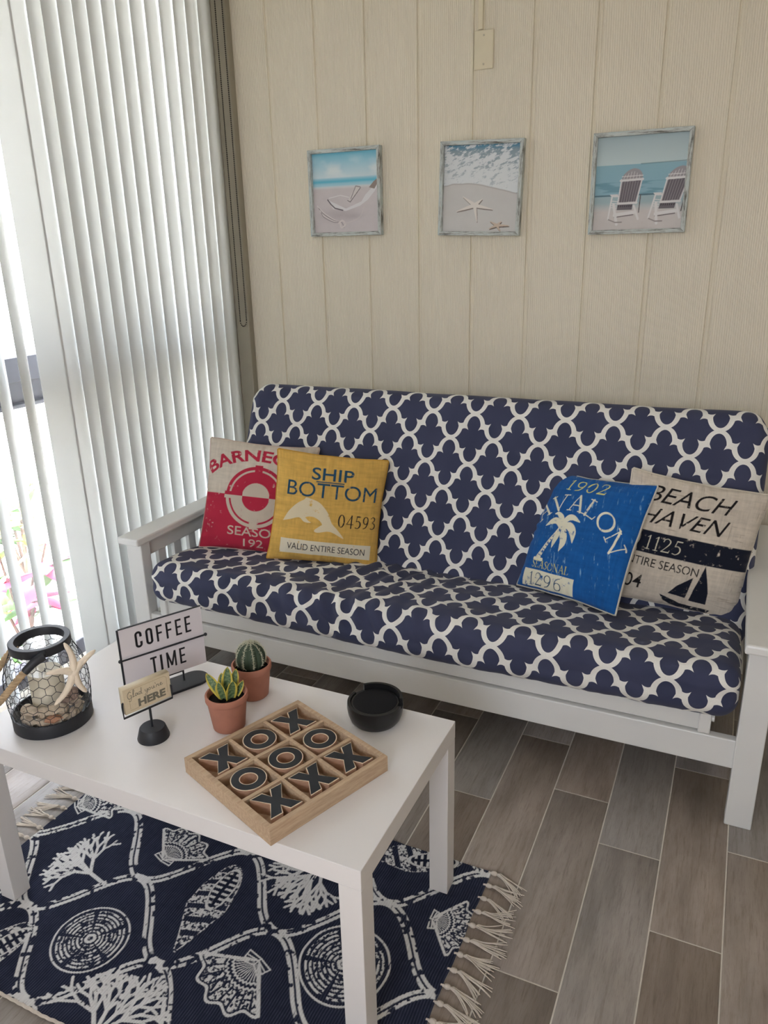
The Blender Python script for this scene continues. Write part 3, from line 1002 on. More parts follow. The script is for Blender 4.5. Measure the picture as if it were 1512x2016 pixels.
def wear(cv, seed, thr=.36, soft=.1, sc=26):
    X, Y = np.meshgrid(cv.X, cv.Y)
    n = vnoise(X * sc, Y * sc, seed, 5, .7)
    return np.clip((n - thr) / soft, 0, 1)

LINEN = L3(206, 196, 182)
# --- red life-ring cushion
cv = Canvas(1, 1, CN, CN, LINEN)
cloth_bg(cv, LINEN, .16, 21)
cv.wear = wear(cv, 5, .17, .12)
RED = L3(180, 46, 70)
X, Y = np.meshgrid(cv.X, cv.Y)
cv.paint((Y < .505), RED)
def arcfn(cx, cy, r, xc):
    def fn(Vx):
        a = (Vx[:, 0] - xc) / r
        rr = r + Vx[:, 1]
        return np.stack([cx + rr * np.sin(a), cy + rr * np.cos(a)], 1)
    return fn
cv.text('BARNEGAT', -.485, .485, 0, .108, RED, .03, fn=arcfn(.5, .10, .73, 0))
cx, cy = .5, .50
LN2 = L3(200, 188, 172)
cv.ell(cx, cy, .275, .275, RED, (.125, .125), ymin=cy)
cv.ell(cx, cy, .275, .275, LN2, (.125, .125), ymax=cy)
cv.ell(cx, cy, .125, .125, LN2, None, ymin=cy)
cv.ell(cx, cy, .125, .125, RED, None, ymax=cy)
cv.ell(cx, cy, .245, .245, LN2, (.228, .228), ymin=cy + .02)
cv.ell(cx, cy, .245, .245, RED, (.228, .228), ymax=cy - .02)
cv.rect(cx - .035, cx + .035, cy + .20, cy + .29, RED); cv.rect(cx - .035, cx + .035, cy - .29, cy - .20, LN2)
cv.rect(cx - .29, cx - .12, cy, cy + .032, RED); cv.rect(cx - .29, cx - .12, cy - .03, cy, LN2)
cv.rect(cx + .12, cx + .29, cy, cy + .032, RED); cv.rect(cx + .12, cx + .29, cy - .03, cy, LN2)
cv.text('SEASON', .27, .77, .145, .225, LN2, .006)
cv.text('192', .42, .60, .04, .115, LN2, .0)
cushion('red and linen square cushion with a life ring print, behind the yellow one', (-1.026, 1.265, .600, .372, -.34, .11), .392, cv, L3(196, 186, 170), L3(198, 178, 166), 2)

# --- yellow dolphin cushion
YEL = L3(212, 171, 90)
cv = Canvas(1, 1, CN, CN, YEL)
cloth_bg(cv, YEL, .2, 31, 70)
cv.wear = wear(cv, 6, .20, .12)
TEAL = L3(38, 78, 104); DK = L3(46, 42, 44); PALE = L3(222, 208, 176)
cv.text('SHIP', .325, .70, .775, .885, TEAL, .012)
cv.text('BOTTOM', .115, .93, .615, .745, TEAL, 0)
cv.rect(.37, .62, .752, .762, TEAL)
dol = catmull([(.10, .375), (.15, .47), (.22, .545), (.28, .585), (.295, .605), (.33, .60), (.42, .57), (.50, .49), (.545, .40), (.60, .345), (.665, .265), (.58, .305), (.52, .32), (.43, .30), (.395, .315), (.44, .36), (.46, .38), (.43, .415), (.37, .44), (.31, .43), (.335, .40), (.36, .385), (.30, .385), (.25, .42), (.17, .395)], 6)
cv.poly([tuple(p) for p in dol], PALE)
cv.serif('04593', .60, .955, .37, .485, DK, 0, None, 1.25)
cv.rect(.10, .93, .075, .215, L3(226, 218, 196))
cv.text('VALID ENTIRE SEASON', .165, .875, .115, .178, DK, .0)
cushion('mustard yellow square cushion printed with a pale dolphin', (-.740, 1.251, .596, .516, -.184, .156), .373, cv, L3(200, 156, 70), L3(196, 150, 62), 4, .056)

# --- blue palm cushion
BLU = L3(24, 88, 156)
cv = Canvas(1, 1, CN, CN, BLU)
cloth_bg(cv, BLU, .22, 41, 60)
X, Y = np.meshgrid(cv.X, cv.Y)
sc = vnoise(X * 60 + Y * 14, Y * 9 - X * 3, 44, 4, .7)
patch = vnoise(X * 3, Y * 3, 45, 2)
cv.paint(np.clip((sc - .70) * 9, 0, .8) * np.clip((patch - .38) * 5, 0, 1), L3(150, 190, 215))
cv.wear = wear(cv, 7, .24, .12)
CRM = L3(226, 222, 200); YLW = L3(214, 206, 120)
cv.serif('1902', .25, .64, .850, .950, YLW, .12, None, 1.2)
cv.serif('AVALON', -.375, .555, 0, .135, CRM, 0, arcfn(.415, .180, .5, 0), 1.35, .1)
# palm
cv.stroke([(.20, .255, .052), (.235, .33, .034), (.285, .42, .03), (.345, .515, .026)], 0, CRM, 6)
cv.stroke([(.165, .245, .03), (.245, .245, .03)], 0, CRM)
for k in range(7):
    f = k / 7
    cv.stroke([(.195 + f * .12, .285 + f * .19), (.235 + f * .12, .275 + f * .19)], .006, BLU)
def frond(pts):
    cv.stroke(pts, 0, CRM, 6)
C0 = (.355, .53)
frond([(C0[0], C0[1], .03), (.30, .575, .05), (.24, .565, .045), (.18, .525, .008)])
frond([(C0[0], C0[1], .03), (.335, .60, .05), (.29, .635, .03), (.25, .63, .008)])
frond([(C0[0], C0[1], .03), (.39, .605, .05), (.44, .625, .045), (.52, .60, .008)])
frond([(C0[0], C0[1], .04), (.43, .555, .06), (.49, .51, .06), (.515, .43, .008)])
frond([(C0[0], C0[1], .04), (.40, .49, .07), (.425, .42, .06), (.41, .345, .008)])
frond([(C0[0], C0[1], .04), (.345, .47, .05), (.33, .41, .04), (.325, .36, .008)])
cv.serif('SEASONAL', .155, .555, .175, .238, YLW, 0, None, 1.0, .12)
cv.rect(.075, .62, .015, .155, CRM)
cv.serif('1296', .15, .50, .028, .135, L3(54, 84, 112), 0, None, 1.0)
cushion('bright blue square cushion printed with a palm tree', (.105, 1.30, .592, -.592, -.52, -.13), .385, cv, L3(200, 196, 186), L3(196, 192, 180), 6, .050)

# --- beige sailboat cushion
cv = Canvas(1, 1, CN, CN, LINEN)
cloth_bg(cv, LINEN, .18, 51, 80)
X, Y = np.meshgrid(cv.X, cv.Y)
ln = vnoise(X * 70, Y * 6, 55, 3, .7) ; ln2 = vnoise(X * 6, Y * 70, 56, 3, .7)
cv.paint(np.clip((np.maximum(ln, ln2) - .74) * 8, 0, .5), L3(140, 122, 104))
cv.wear = wear(cv, 8, .22, .12)
INK = L3(30, 26, 28); NVY = L3(28, 32, 46)
cv.text('BEACH', .13, .715, .80, .925, INK, .0, .1)
cv.text('HAVEN', .10, .70, .635, .755, INK, .0, .1)
cv.rect(.0, 1.0, .405, .575, NVY)
cv.serif('1125', .20, .46, .435, .545, CRM * .9, .06, None, .8)
cv.text('ENTIRE SEASON', .06, .625, .305, .37, INK, .0)
cv.text('04', .12, .25, .115, .225, INK, .004)
cv.poly([(.40, .105), (.56, .055), (.79, .045), (.775, .012), (.52, .015), (.44, .05)], NVY)
cv.poly([(.455, .125), (.50, .20), (.60, .295), (.585, .115)], NVY)
cv.poly([(.665, .40), (.70, .30), (.735, .19), (.745, .09), (.615, .10), (.625, .20)], NVY)
cushion('beige linen square cushion with navy band and sailboat, by the right arm', (.385, 1.335, .598, .225, -.17, .171), .380, cv, L3(196, 186, 170), L3(206, 198, 184), 9, .050)

# ================================================================== COFFEE TABLE
TLn, TD, TT, TH = .9599, .4655, .0425, .45
tb = thing('coffee_table', 'low white rectangular coffee table with square legs standing on the rug', 'table', (-TLn / 2, TD / 2, .007))
RZ = .007
MB().box(-TLn / 2, TLn / 2, -TD / 2, TD / 2, TH - TT - RZ, TH - RZ).build('table_top', M['white_laminate'], tb, bevel=.0012)
for sx in (-1, 1):
    for sy in (-1, 1):
        xa = sx * (TLn / 2 - .0003); xb = sx * (TLn / 2 - .0445); ya = sy * (TD / 2 - .0003); yb = sy * (TD / 2 - .0445)
        MB().box(min(xa, xb), max(xa, xb), min(ya, yb), max(ya, yb), 0, TH - TT - RZ - .0004).build('leg', M['white_laminate'], tb, bevel=.0012)

# ================================================================== RUG
rx0, rx1, ry0, ry1 = -1.052, .072, -.176, .53
RWd, RHt = rx1 - rx0, ry1 - ry0
nx, ny = 900, 480
NAV = L3(38, 42, 58); WHT = L3(214, 214, 212)
cv = Canvas(RWd, RHt, nx, ny, NAV)
X, Y = np.meshgrid(cv.X, cv.Y)
cv.A *= (1 + .35 * (vnoise(X * 90, Y * 25, 61, 3) - .5))[..., None]
rc = np.clip(np.abs(np.sin(X * PI / .0058)) ** 2 - .62, 0, 1) * 2.2 * (.5 + vnoise(X * 60, Y * 110, 67, 2))
cv.A += rc[..., None] * L3(70, 74, 90) * .6
pick = vnoise(X * 170, Y * 60, 62, 2)
cv.wear = np.clip((pick - .16) / .08, 0, 1)
a_, b_ = .190, .1715
nodes = {}
ox, oy = -.690 - rx0, .176 - ry0
def nodepos(i, j):      # i+j even
    return ox + i * a_, oy + j * b_
def ogee(p, q):
    pts = []
    for k in range(25):
        t = k / 24
        s_ = t * t * (3 - 2 * t)
        s_ = .75 * s_ + .25 * (t ** 3 * (t * (t * 6 - 15) + 10))
        pts.append((p[0] + (q[0] - p[0]) * t, p[1] + (q[1] - p[1]) * s_))
    return np.array(pts)
dash = np.clip((vnoise(X * 60 + Y * 30, Y * 60 - X * 30, 63, 2) - .33) / .05, 0, 1)
for i in range(-4, 8):
    for j in range(-4, 6):
        if (i + j) % 2:
            continue
        p = nodepos(i, j)
        for dj in (-1, 1):
            q = nodepos(i + 1, j + dj)
            P = ogee(p, q)
            d = np.gradient(P, axis=0); nn = np.stack([-d[:, 1], d[:, 0]], 1); nn /= np.linalg.norm(nn, axis=1)[:, None]
            for o_, w_ in ((.0065, .0085), (-.0065, .0085)):
                cv.stroke(P + nn * o_, w_, WHT, mask=dash)
for i in range(-4, 8):
    for j in range(-4, 6):
        if (i + j) % 2 == 0:
            p = nodepos(i, j)
            cv.stroke([(p[0] - .012, p[1]), (p[0] + .012, p[1])], .02, WHT, mask=dash)
# motifs
def rp(x, y):
    return (x - rx0, y - ry0)
def coral(cx, cy, ang, s, seed):
    r = random.Random(seed)
    def br(p, a, l, w, dep):
        q = (p[0] + math.cos(a) * l, p[1] + math.sin(a) * l)
        cv.stroke([p, q], w, WHT)
        if dep == 0:
            return
        for da in ((-.42, .42) if dep < 3 else (-.62, -.2, .22, .64)):
            br(q, a + da + r.uniform(-.12, .12), l * r.uniform(.62, .88), max(w * .88, .0062), dep - 1)
    c0, s0 = math.cos(ang), math.sin(ang)
    root = (cx - c0 * s * .55, cy - s0 * s * .55)
    br(root, ang, s * .30, .0095, 4)
def sand_dollar(cx, cy, r0):
    m = np.hypot(X - cx, Y - cy); th = np.arctan2(Y - cy, X - cx)
    rr = m / r0
    cv.paint((rr < 1) & (rr > .95), WHT)
    tex = (np.sin(rr * 62) > -.15) & (vnoise(X * 190, Y * 190, 71, 2) > .43)
    pet = np.abs(((th / (2 * PI) * 5 + .3) % 1) - .5)
    lines = pet > .44
    cv.paint((rr < .9) & tex & ~lines, WHT)
    cv.paint((rr < .14) & (rr > .07), WHT)
def scallop(cx, cy, ang, s, big=True):
    c0, s0 = math.cos(ang), math.sin(ang)
    lx = (X - cx) * c0 + (Y - cy) * s0; ly = -(X - cx) * s0 + (Y - cy) * c0     # hinge at origin, fan along +lx
    r = np.hypot(lx, ly) / s; th = np.arctan2(ly, lx)
    edge = .93 + .05 * np.cos(th * 14)
    fan = (np.abs(th) < .95)
    cv.paint(fan & (r < edge) & (r > edge - .05), WHT)
    cv.paint((np.abs(np.abs(th) - .93) < .03 / np.maximum(r, .15)) & (r < edge), WHT)
    ribs = (np.sin(th * 46) > 0.1)
    cv.paint(fan & (r < .36) & (r > .06) & ribs, WHT)
    cv.paint(fan & (np.abs(r - .40 - .015 * np.sin(th * 40)) < .022), WHT)
    cv.paint(fan & (np.abs(r - .50 - .015 * np.sin(th * 40)) < .022), WHT)
    tex = (vnoise(X * 210, Y * 210, 72, 2) > .45) & (np.sin(th * 30) > -.75)
    cv.paint(fan & (r > .54) & (r < edge - .08) & tex, WHT)
    # hinge ears
    for sg in (-1, 1):
        e = [(-.05, 0), (-.02, sg * .26), (.18, sg * .2), (.1, 0)]
        P = [(cx + (u * c0 - v * s0) * s, cy + (u * s0 + v * c0) * s) for u, v in e]
        cv.stroke(P + [P[0]], .0035, WHT)
        for f in (.3, .6):
            cv.stroke([(cx, cy), (P[1][0] * f + P[2][0] * (1 - f), P[1][1] * f + P[2][1] * (1 - f))], .003, WHT)
def conch(cx, cy, ang, s):
    c0, s0 = math.cos(ang), math.sin(ang)
    lx = ((X - cx) * c0 + (Y - cy) * s0) / s; ly = (-(X - cx) * s0 + (Y - cy) * c0) / s     # spire along -lx
    hw = np.where(lx < -.1, .34 * np.clip((lx + 1) / .9, 0, 1), .34 * np.sqrt(np.clip(1 - ((lx + .1) / .95) ** 2, 0, 1)))
    ins = (np.abs(ly) < hw) & (lx > -1) & (lx < .85)
    band = np.sin((lx + .25 * ly) * 24) > -.35
    tex = (vnoise(X * 230, Y * 230, 73, 2) > .44)
    cv.paint(ins & band & tex, WHT)
    ap = ((lx - .33) / .42) ** 2 + ((ly + .06) / .17) ** 2
    cv.paint((ap < 1.15) & (ap > .86), WHT)
    cv.paint((ap < .8), NAV)
    cv.paint((ap < .8) & (np.sin(lx * 60) > .2) & (np.abs(ly + .06) > .03), WHT)
    cv.paint(ins & (np.abs(np.abs(ly) - hw) < .02) & tex, WHT)
coral(*rp(-.865, .15), PI * .93, .20, 3)
scallop(*rp(-.685, .245), PI * .42, .115)
conch(*rp(-.495, .178), PI * .52, .145)
coral(*rp(-.325, .335), PI * -.62, .20, 5)
sand_dollar(*rp(-.678, -.003), .085)
scallop(*rp(-.305, .10), -PI * .62, .135)
coral(*rp(-.515, -.12), PI * .55, .2, 8)
sand_dollar(*rp(-.135, .165), .098)
conch(*rp(-.86, -.13), PI * .4, .13)
conch(*rp(-.115, .50), PI * .1, .14)
scallop(*rp(-.008, .345), 0.02, .10)
coral(*rp(.06, .02), PI * .5, .18, 9)
scallop(*rp(-1.03, .30), PI * .3, .12)
coral(*rp(-.95, .42), PI * .6, .16, 12)
sand_dollar(*rp(-.49, .51), .085)
sand_dollar(*rp(-1.05, .0), .08)
conch(*rp(-.12, -.16), 1.2, .12)
cols = cv.out()
gx = np.linspace(0, RWd, nx); gy = np.linspace(0, RHt, ny)
GX, GY = np.meshgrid(gx, gy)
rib = np.abs(np.sin(GX * PI / .0058)) ** .7
lum = cols.mean(1).reshape(ny, nx)
GZ = .0040 + .0018 * rib + .0012 * np.clip(lum * 2, 0, 1) * (vnoise(GX * 150, GY * 60, 64, 2))
ex = .003 * (vnoise(GY * 18, GX * 0 + 1, 65, 2) - .5); ey = .006 * (vnoise(GX * 12, GY * 0 + 3, 66, 2) - .5)
PX = GX + rx0 + ex * 2; PY = GY + ry0 + ey
rug = thing('woven_rug', 'navy and white woven cotton rug with shell and coral pattern and tassels', 'rug', ((rx0 + rx1) / 2, (ry0 + ry1) / 2, 0))
RO = np.array(rug.location)
Vr = np.stack([PX, PY, GZ], -1).reshape(-1, 3)
# skirt so the rug has thickness
per = np.concatenate([np.arange(nx), np.arange(1, ny) * nx + nx - 1, (ny - 1) * nx + np.arange(nx - 2, -1, -1), np.arange(ny - 2, 0, -1) * nx])
low = Vr[per].copy(); low[:, 2] = .0004
Vr2 = np.vstack([Vr, low]); m = len(per); lo = len(Vr) + np.arange(m)
sk = np.stack([per, lo, np.roll(lo, -1), np.roll(per, -1)], 1)
cols2 = np.vstack([cols, np.tile(WHT * .8, (m, 1))])
mesh_np('rug_field', Vr2 - RO, np.vstack([grid_quads(ny, nx), sk]), M['rug_weave'], rug, True, cols2)
# hem stitched with pale cord along the near long edge
hem = [(x, ry0 + .006 * (vnoise(np.array([(x - rx0) * 12]), np.array([3.]), 66, 2)[0] - .5) - .001, .0045 + .0012 * math.sin(x * 300)) for x in np.linspace(rx0, rx1, 260)]
MB().tube([np.array(p) - RO for p in hem], .0035, 6).build('hem', M['tassel'], rug, True)
def tassel(x, y, sgn, seed):
    r = random.Random(seed)
    mb = MB()
    kx = x + sgn * .010
    mb.sphere((kx - RO[0], y - RO[1], .006), .0065, 8, 6, (1.3, 1, .8))
    mb.tube([(x - sgn * .004 - RO[0], y - RO[1], .004), (kx - RO[0], y - RO[1], .006)], .003, 6)
    lean = r.uniform(-.5, .15) if sgn > 0 else r.uniform(-.3, .3)
    for k in range(13):
        sp_ = r.uniform(-.34, .34); ln_ = r.uniform(.060, .088)
        cur = r.uniform(-.5, .5)
        p = np.array([kx + sgn * .004, y, .005]); a = lean * .3 + sp_ * .5
        path = [p]
        for q in range(7):
            a += (lean * .2 + sp_ * .12 + cur * .18 * math.sin(q * 1.1))
            p = p + np.array([sgn * math.cos(a), math.sin(a), 0]) * ln_ / 7
            path.append(np.array([p[0], p[1], .0022 + (.003 + .003 * (k % 3)) * math.exp(-q * .5)]))
        mb.tube([w - RO for w in path], [.0013] * 6 + [.0012, .0009], 5)
    mb.build('tassel', M['tassel'], rug, True)
for k in range(18):
    y = ry1 - .004 - k * .0405
    if y > ry0:
        tassel(rx1 - .001, y, 1, 100 + k)
        tassel(rx0 + .001, y, -1, 200 + k)

# ================================================================== PICTURES
def picture(label, x0, x1, z0, z1, tilt, canvas):
    w, h = x1 - x0, z1 - z0
    root = thing('framed_picture', label, 'picture', mw=Matrix.Translation(((x0 + x1) / 2, YW, (z0 + z1) / 2)) @ Matrix.Rotation(tilt, 4, 'Y'))
    fw, dp = .0135, .026
    hw, hh = w / 2, h / 2
    def rail(name, pts, mk):
        mb = MB()
        n = 4
        mb.add([(p[0], -dp, p[1]) for p in pts] + [(p[0], -.0005, p[1]) for p in pts], [(0, 1, 2, 3), (7, 6, 5, 4)] + [(i, 4 + i, 4 + (i + 1) % 4, (i + 1) % 4) for i in range(4)])
        return mb.build(name, M[mk], root, bevel=.0016)
    i_, j_ = hw - fw, hh - fw
    rail('frame_rail', [(-hw, -hh), (hw, -hh), (i_, -j_), (-i_, -j_)], 'frame_h')
    rail('frame_rail', [(-i_, j_), (i_, j_), (hw, hh), (-hw, hh)], 'frame_h')
    rail('frame_rail', [(-hw, -hh), (-i_, -j_), (-i_, j_), (-hw, hh)], 'frame_v')
    rail('frame_rail', [(i_, -j_), (hw, -hh), (hw, hh), (i_, j_)], 'frame_v')
    n = canvas.nx
    u = np.linspace(-1, 1, n)
    U, Vv = np.meshgrid(u, u)
    P = np.stack([U * (i_ + .0005), np.full_like(U, -.012), Vv * (j_ + .0005)], -1).reshape(-1, 3)
    mesh_np('print', P, grid_quads(n, n), M['photo_print'], root, False, canvas.out())
PN = 230
def sand(cv, X, Y, top, base, seed, amp=.06):
    m = np.clip((top - Y) / .05, 0, 1)
    n = vnoise(X * 9, Y * 14, seed, 5, .6)
    c = np.array(base)[None, None] * (1 + amp * 3 * (n - .5))[..., None]
    cv.A[:] = cv.A * (1 - m[..., None]) + c * m[..., None]
# picture 1: bottle half buried on the sand, rope, turquoise sea
cv = Canvas(1, 1, PN, PN, L3(200, 220, 228)); X, Y = np.meshgrid(cv.X, cv.Y)
sky = np.clip((Y - .62) / .38, 0, 1)[..., None]
cv.A[:] = L3(222, 230, 234) * (1 - sky) + L3(118, 190, 214) * sky
cl = np.clip((vnoise(X * 3, Y * 5, 81, 4) - .45) * 3, 0, .8) * np.clip(1 - np.abs(Y - .78) / .2, 0, 1)
cv.paint(cl, L3(228, 234, 236))
cv.paint(np.clip(1 - np.abs(Y - .645) / .05, 0, 1) ** .5, L3(96, 186, 212))
cv.paint(np.clip(1 - np.abs(Y - .60) / .03, 0, 1), L3(160, 206, 220))
sand(cv, X, Y, .60, L3(206, 198, 200), 82, .03)
GRY = L3(150, 142, 146); LT = L3(230, 228, 228)
cv.paint(np.clip(.45 - np.hypot((X - .42) / .9, (Y - .22) / .28), 0, .5), L3(160, 150, 156))
cv.poly([(.22, .42), (.50, .30), (.74, .38), (.80, .46), (.92, .56), (.98, .64), (1, .58), (.94, .50), (.84, .40), (.72, .33), (.50, .27), (.30, .30)], L3(222, 220, 222))
cv.poly([(.60, .42), (.52, .38), (.66, .58), (.74, .56)], L3(214, 208, 206))
cv.stroke([(.58, .42), (.66, .575), (.73, .56)], .012, GRY); cv.stroke([(.53, .40), (.57, .38), (.73, .55)], .01, L3(120, 112, 116))
cv.stroke([(.22, .42), (.27, .36), (.33, .31), (.45, .28)], .016, L3(110, 102, 108)); cv.stroke([(.24, .44), (.42, .47), (.55, .44)], .008, LT)
cv.poly([(.86, .55), (.93, .62), (.99, .66), (.99, .60), (.94, .53)], L3(150, 136, 130))
for k in range(4):
    cv.stroke([(.05 + .02 * k, .35 - .03 * k), (.15, .26 - .02 * k), (.30, .17 - .012 * k), (.42, .13), (.46, .06)], .010, [L3(226, 220, 218), GRY][k % 2], 6)
cv.stroke([(.38, .12), (.44, .15), (.48, .10), (.42, .06), (.40, .12)], .022, L3(216, 208, 206), 5)
cv.stroke([(.46, .11), (.6, .14), (.72, .20), (.78, .32)], .014, L3(208, 200, 200), 6)
cv.paint(np.clip(.22 - np.hypot((X - .62) / .8, (Y - .20) / .2), 0, .3), L3(150, 138, 146))
picture('small weathered framed picture of a bottle on a beach, leftmost of the three', -1.0995, -.7995, 1.4755, 1.7795, 0.0, cv)
# picture 2: surf and two starfish
cv = Canvas(1, 1, PN, PN, L3(206, 206, 206)); X, Y = np.meshgrid(cv.X, cv.Y)
sand(cv, X, Y, 2, L3(206, 204, 202), 85, .02)
sh = .50 + .06 * np.sin(X * 3.4 + .4) - .04 * X + .02 * vnoise(X * 8, Y * 0 + 2, 88, 2)
w = Y > sh
foam = vnoise(X * 13 + Y * 6, Y * 34 - X * 12, 86, 5, .72)
cv.paint(w * 1.0, L3(222, 226, 228))
dep = np.clip((Y - sh) / (1 - sh), 0, 1)
cv.paint(w * np.clip((foam - (.62 - .22 * dep)) * 12, 0, 1) * (.35 + .5 * dep), L3(104, 132, 148))
cv.paint(w * np.clip((Y - .93) / .05, 0, 1) * np.clip((foam - .42) * 9, 0, 1), L3(92, 142, 168))
cv.paint(np.clip(1 - np.abs(Y - sh) / .012, 0, 1) * .6, L3(150, 140, 138))
def star2(cx, cy, tips, col, sh_, w0):
    for tx, ty in tips:
        cv.stroke([(cx + .008, cy - .012, w0), (cx + (tx - cx) * .5 + .008, cy + (ty - cy) * .5 - .012, w0 * .7), (tx + .006, ty - .012, .008)], 0, sh_)
    for tx, ty in tips:
        cv.stroke([(cx, cy, w0), (cx + (tx - cx) * .5, cy + (ty - cy) * .5, w0 * .6), (tx, ty, .008)], 0, col)
star2(.43, .31, [(.27, .41), (.19, .24), (.47, .12), (.67, .26), (.53, .38)], L3(228, 222, 216), L3(132, 122, 116), .05)
star2(.74, .075, [(.65, .12), (.64, .035), (.79, .005), (.90, .07), (.80, .12)], L3(206, 188, 172), L3(110, 98, 90), .035)
picture('framed beach picture of surf and two starfish, middle of the three', -.5705, -.2725, 1.463, 1.769, .03, cv)
# picture 3: two slatted beach chairs facing the sea
cv = Canvas(1, 1, PN, PN, L3(190, 210, 216)); X, Y = np.meshgrid(cv.X, cv.Y)
f = np.clip((Y - .66) / .34, 0, 1)[..., None]
cv.A[:] = L3(196, 212, 214) * (1 - f) + L3(172, 190, 196) * f
cv.paint(((Y < .70) & (Y > .36)) * .9, L3(136, 178, 194))
cv.paint((Y < .52) * np.clip((vnoise(X * 4, Y * 40, 91, 3) - .42) * 4, 0, .6) * (Y > .36), L3(94, 138, 158))
cv.paint(np.clip(1 - np.abs(Y - (.70 + .02 * (X > .5) * (X - .5))) / .008, 0, 1) * (X > .5), L3(96, 128, 140))
cv.paint(np.clip(1 - np.abs(Y - .375) / .012, 0, 1), L3(70, 92, 102))
cv.paint(((Y < .365) & (Y > .2)) * np.clip((Y - .18) / .1, 0, 1), L3(164, 186, 192))
cv.paint(np.clip((.30 - Y) / .1, 0, 1), L3(206, 200, 198))
n = vnoise(X * 9, Y * 20, 92, 5, .6); cv.A *= (1 + .10 * (n - .5) * (Y < .3))[..., None]
CHW = L3(224, 222, 222); CHD = L3(112, 106, 112); CHM = L3(160, 154, 158)
def chair(ox, k, skew):
    def T(p):
        return (ox + (p[0] + skew * p[1]) * k, .06 + p[1] * k)
    def P(l):
        return [T(p) for p in l]
    top = catmull([(.0, .62), (.02, .68), (.08, .74), (.16, .765), (.24, .74), (.29, .68), (.30, .62)], 5)
    cv.poly(P([(.0, .30), (.0, .62)] + [tuple(p) for p in top] + [(.30, .62), (.26, .30)]), CHM)
    cv.poly(P([(.02, .30), (.02, .60), (.28, .60), (.245, .30)]), CHD)
    for i in range(6):
        cv.stroke(P([(.05 + .035 * i, .31), (.055 + .038 * i, .59)]), .006, CHM)
        cv.stroke(P([(.03 + .045 * i, .63), (.05 + .04 * i, .73 - .02 * abs(i - 2.5))]), .005, CHW)
    cv.stroke(P([(-.01, .605), (.305, .615)]), .024, CHW); cv.stroke(P([(.0, .66), (.30, .665)]), .008, CHW)
    cv.stroke(P([(.0, .29), (.27, .295)]), .024, CHW); cv.stroke(P([(.0, .29), (.0, .62)]), .014, CHW); cv.stroke(P([(.265, .29), (.295, .62)]), .014, CHW)
    cv.poly(P([(.0, .20), (.0, .275), (.22, .275), (.22, .20)]), CHD)
    for i in range(7):
        cv.stroke(P([(.02 + .03 * i, .265), (.02 + .03 * i, .245)]), .01, L3(70, 64, 68))
    cv.stroke(P([(-.02, .13), (.25, .16)]), .04, CHW); cv.stroke(P([(-.02, .10), (.25, .13)]), .012, L3(120, 112, 112))
    cv.poly(P([(-.14, .42), (-.02, .42), (-.0, .38), (-.10, .385)]), CHW)
    cv.stroke(P([(-.10, .385), (-.11, .08)]), .018, CHW); cv.stroke(P([(-.06, .28), (.03, .0)]), .03, CHW)
    cv.stroke(P([(.24, .25), (.33, .07)]), .024, CHW); cv.stroke(P([(.31, .40), (.325, .16)]), .012, L3(100, 94, 96))
    for i in range(4):
        cv.stroke(P([(-.09, .33 - .03 * i), (-.01, .32 - .03 * i)]), .008, CHW)
    cv.stroke(P([(-.10, .07), (.0, .03), (.10, .03)]), .012, L3(150, 142, 140))
chair(.25, .78, .10)
chair(.70, .78, .22)
picture('framed picture of two white slatted beach chairs, rightmost of the three', -.042, .2605, 1.4555, 1.7605, 0.0, cv)

# ================================================================== TABLETOP
ZT = TH + .0003
# --- tic-tac-toe tray
pF, pL, pR, pB = np.array([-.169, -.008]), np.array([-.436, .0845]), np.array([-.0645, .262]), np.array([-.331, .3545])
cen = (pF + pL + pR + pB) / 4
ang = math.atan2(*((pR - pF)[::-1]))          # direction F->R
TS = .285; TZ = .0345
tray = thing('game_tray', 'square pale wooden noughts and crosses tray with nine compartments', 'game tray', (cen[0], cen[1], ZT), ang)
h = TS / 2; wl = .011
MB().box(-h + .002, h - .002, -h + .002, h - .002, 0, .006).build('base', M['tray_wood'], tray)
for (x0, x1, y0, y1) in ((-h, h, -h, -h + wl), (-h, h, h - wl, h), (-h, -h + wl, -h + wl, h - wl), (h - wl, h, -h + wl, h - wl)):
    MB().box(x0, x1, y0, y1, 0.0, TZ).build('side_wall', M['tray_wood'], tray, bevel=.0008)
cell = (TS - 2 * wl) / 3
for k in (1, 2):
    p = -h + wl + cell * k
    MB().box(-h + wl, h - wl, p - .004, p + .004, .006, TZ - .002).build('divider', M['tray_wood'], tray, bevel=.0005)
    for s_ in range(3):
        a = -h + wl + cell * s_ + (.004 if s_ else 0); b = -h + wl + cell * (s_ + 1) - (.004 if s_ < 2 else 0)
        MB().box(p - .004, p + .004, a, b, .006, TZ - .0021).build('divider', M['tray_wood'], tray, bevel=.0005)
def xpoly(r, w):
    pts = []
    # a letter X drawn upright: arms to the four corners, wide strokes with flat ends
    d = r
    P = [(-d, d), (-d + w * 1.25, d), (0, w * .72), (d - w * 1.25, d), (d, d), (w * .62, 0), (d, -d), (d - w * 1.25, -d), (0, -w * .72), (-d + w * 1.25, -d), (-d, -d), (-w * .62, 0)]
    return P
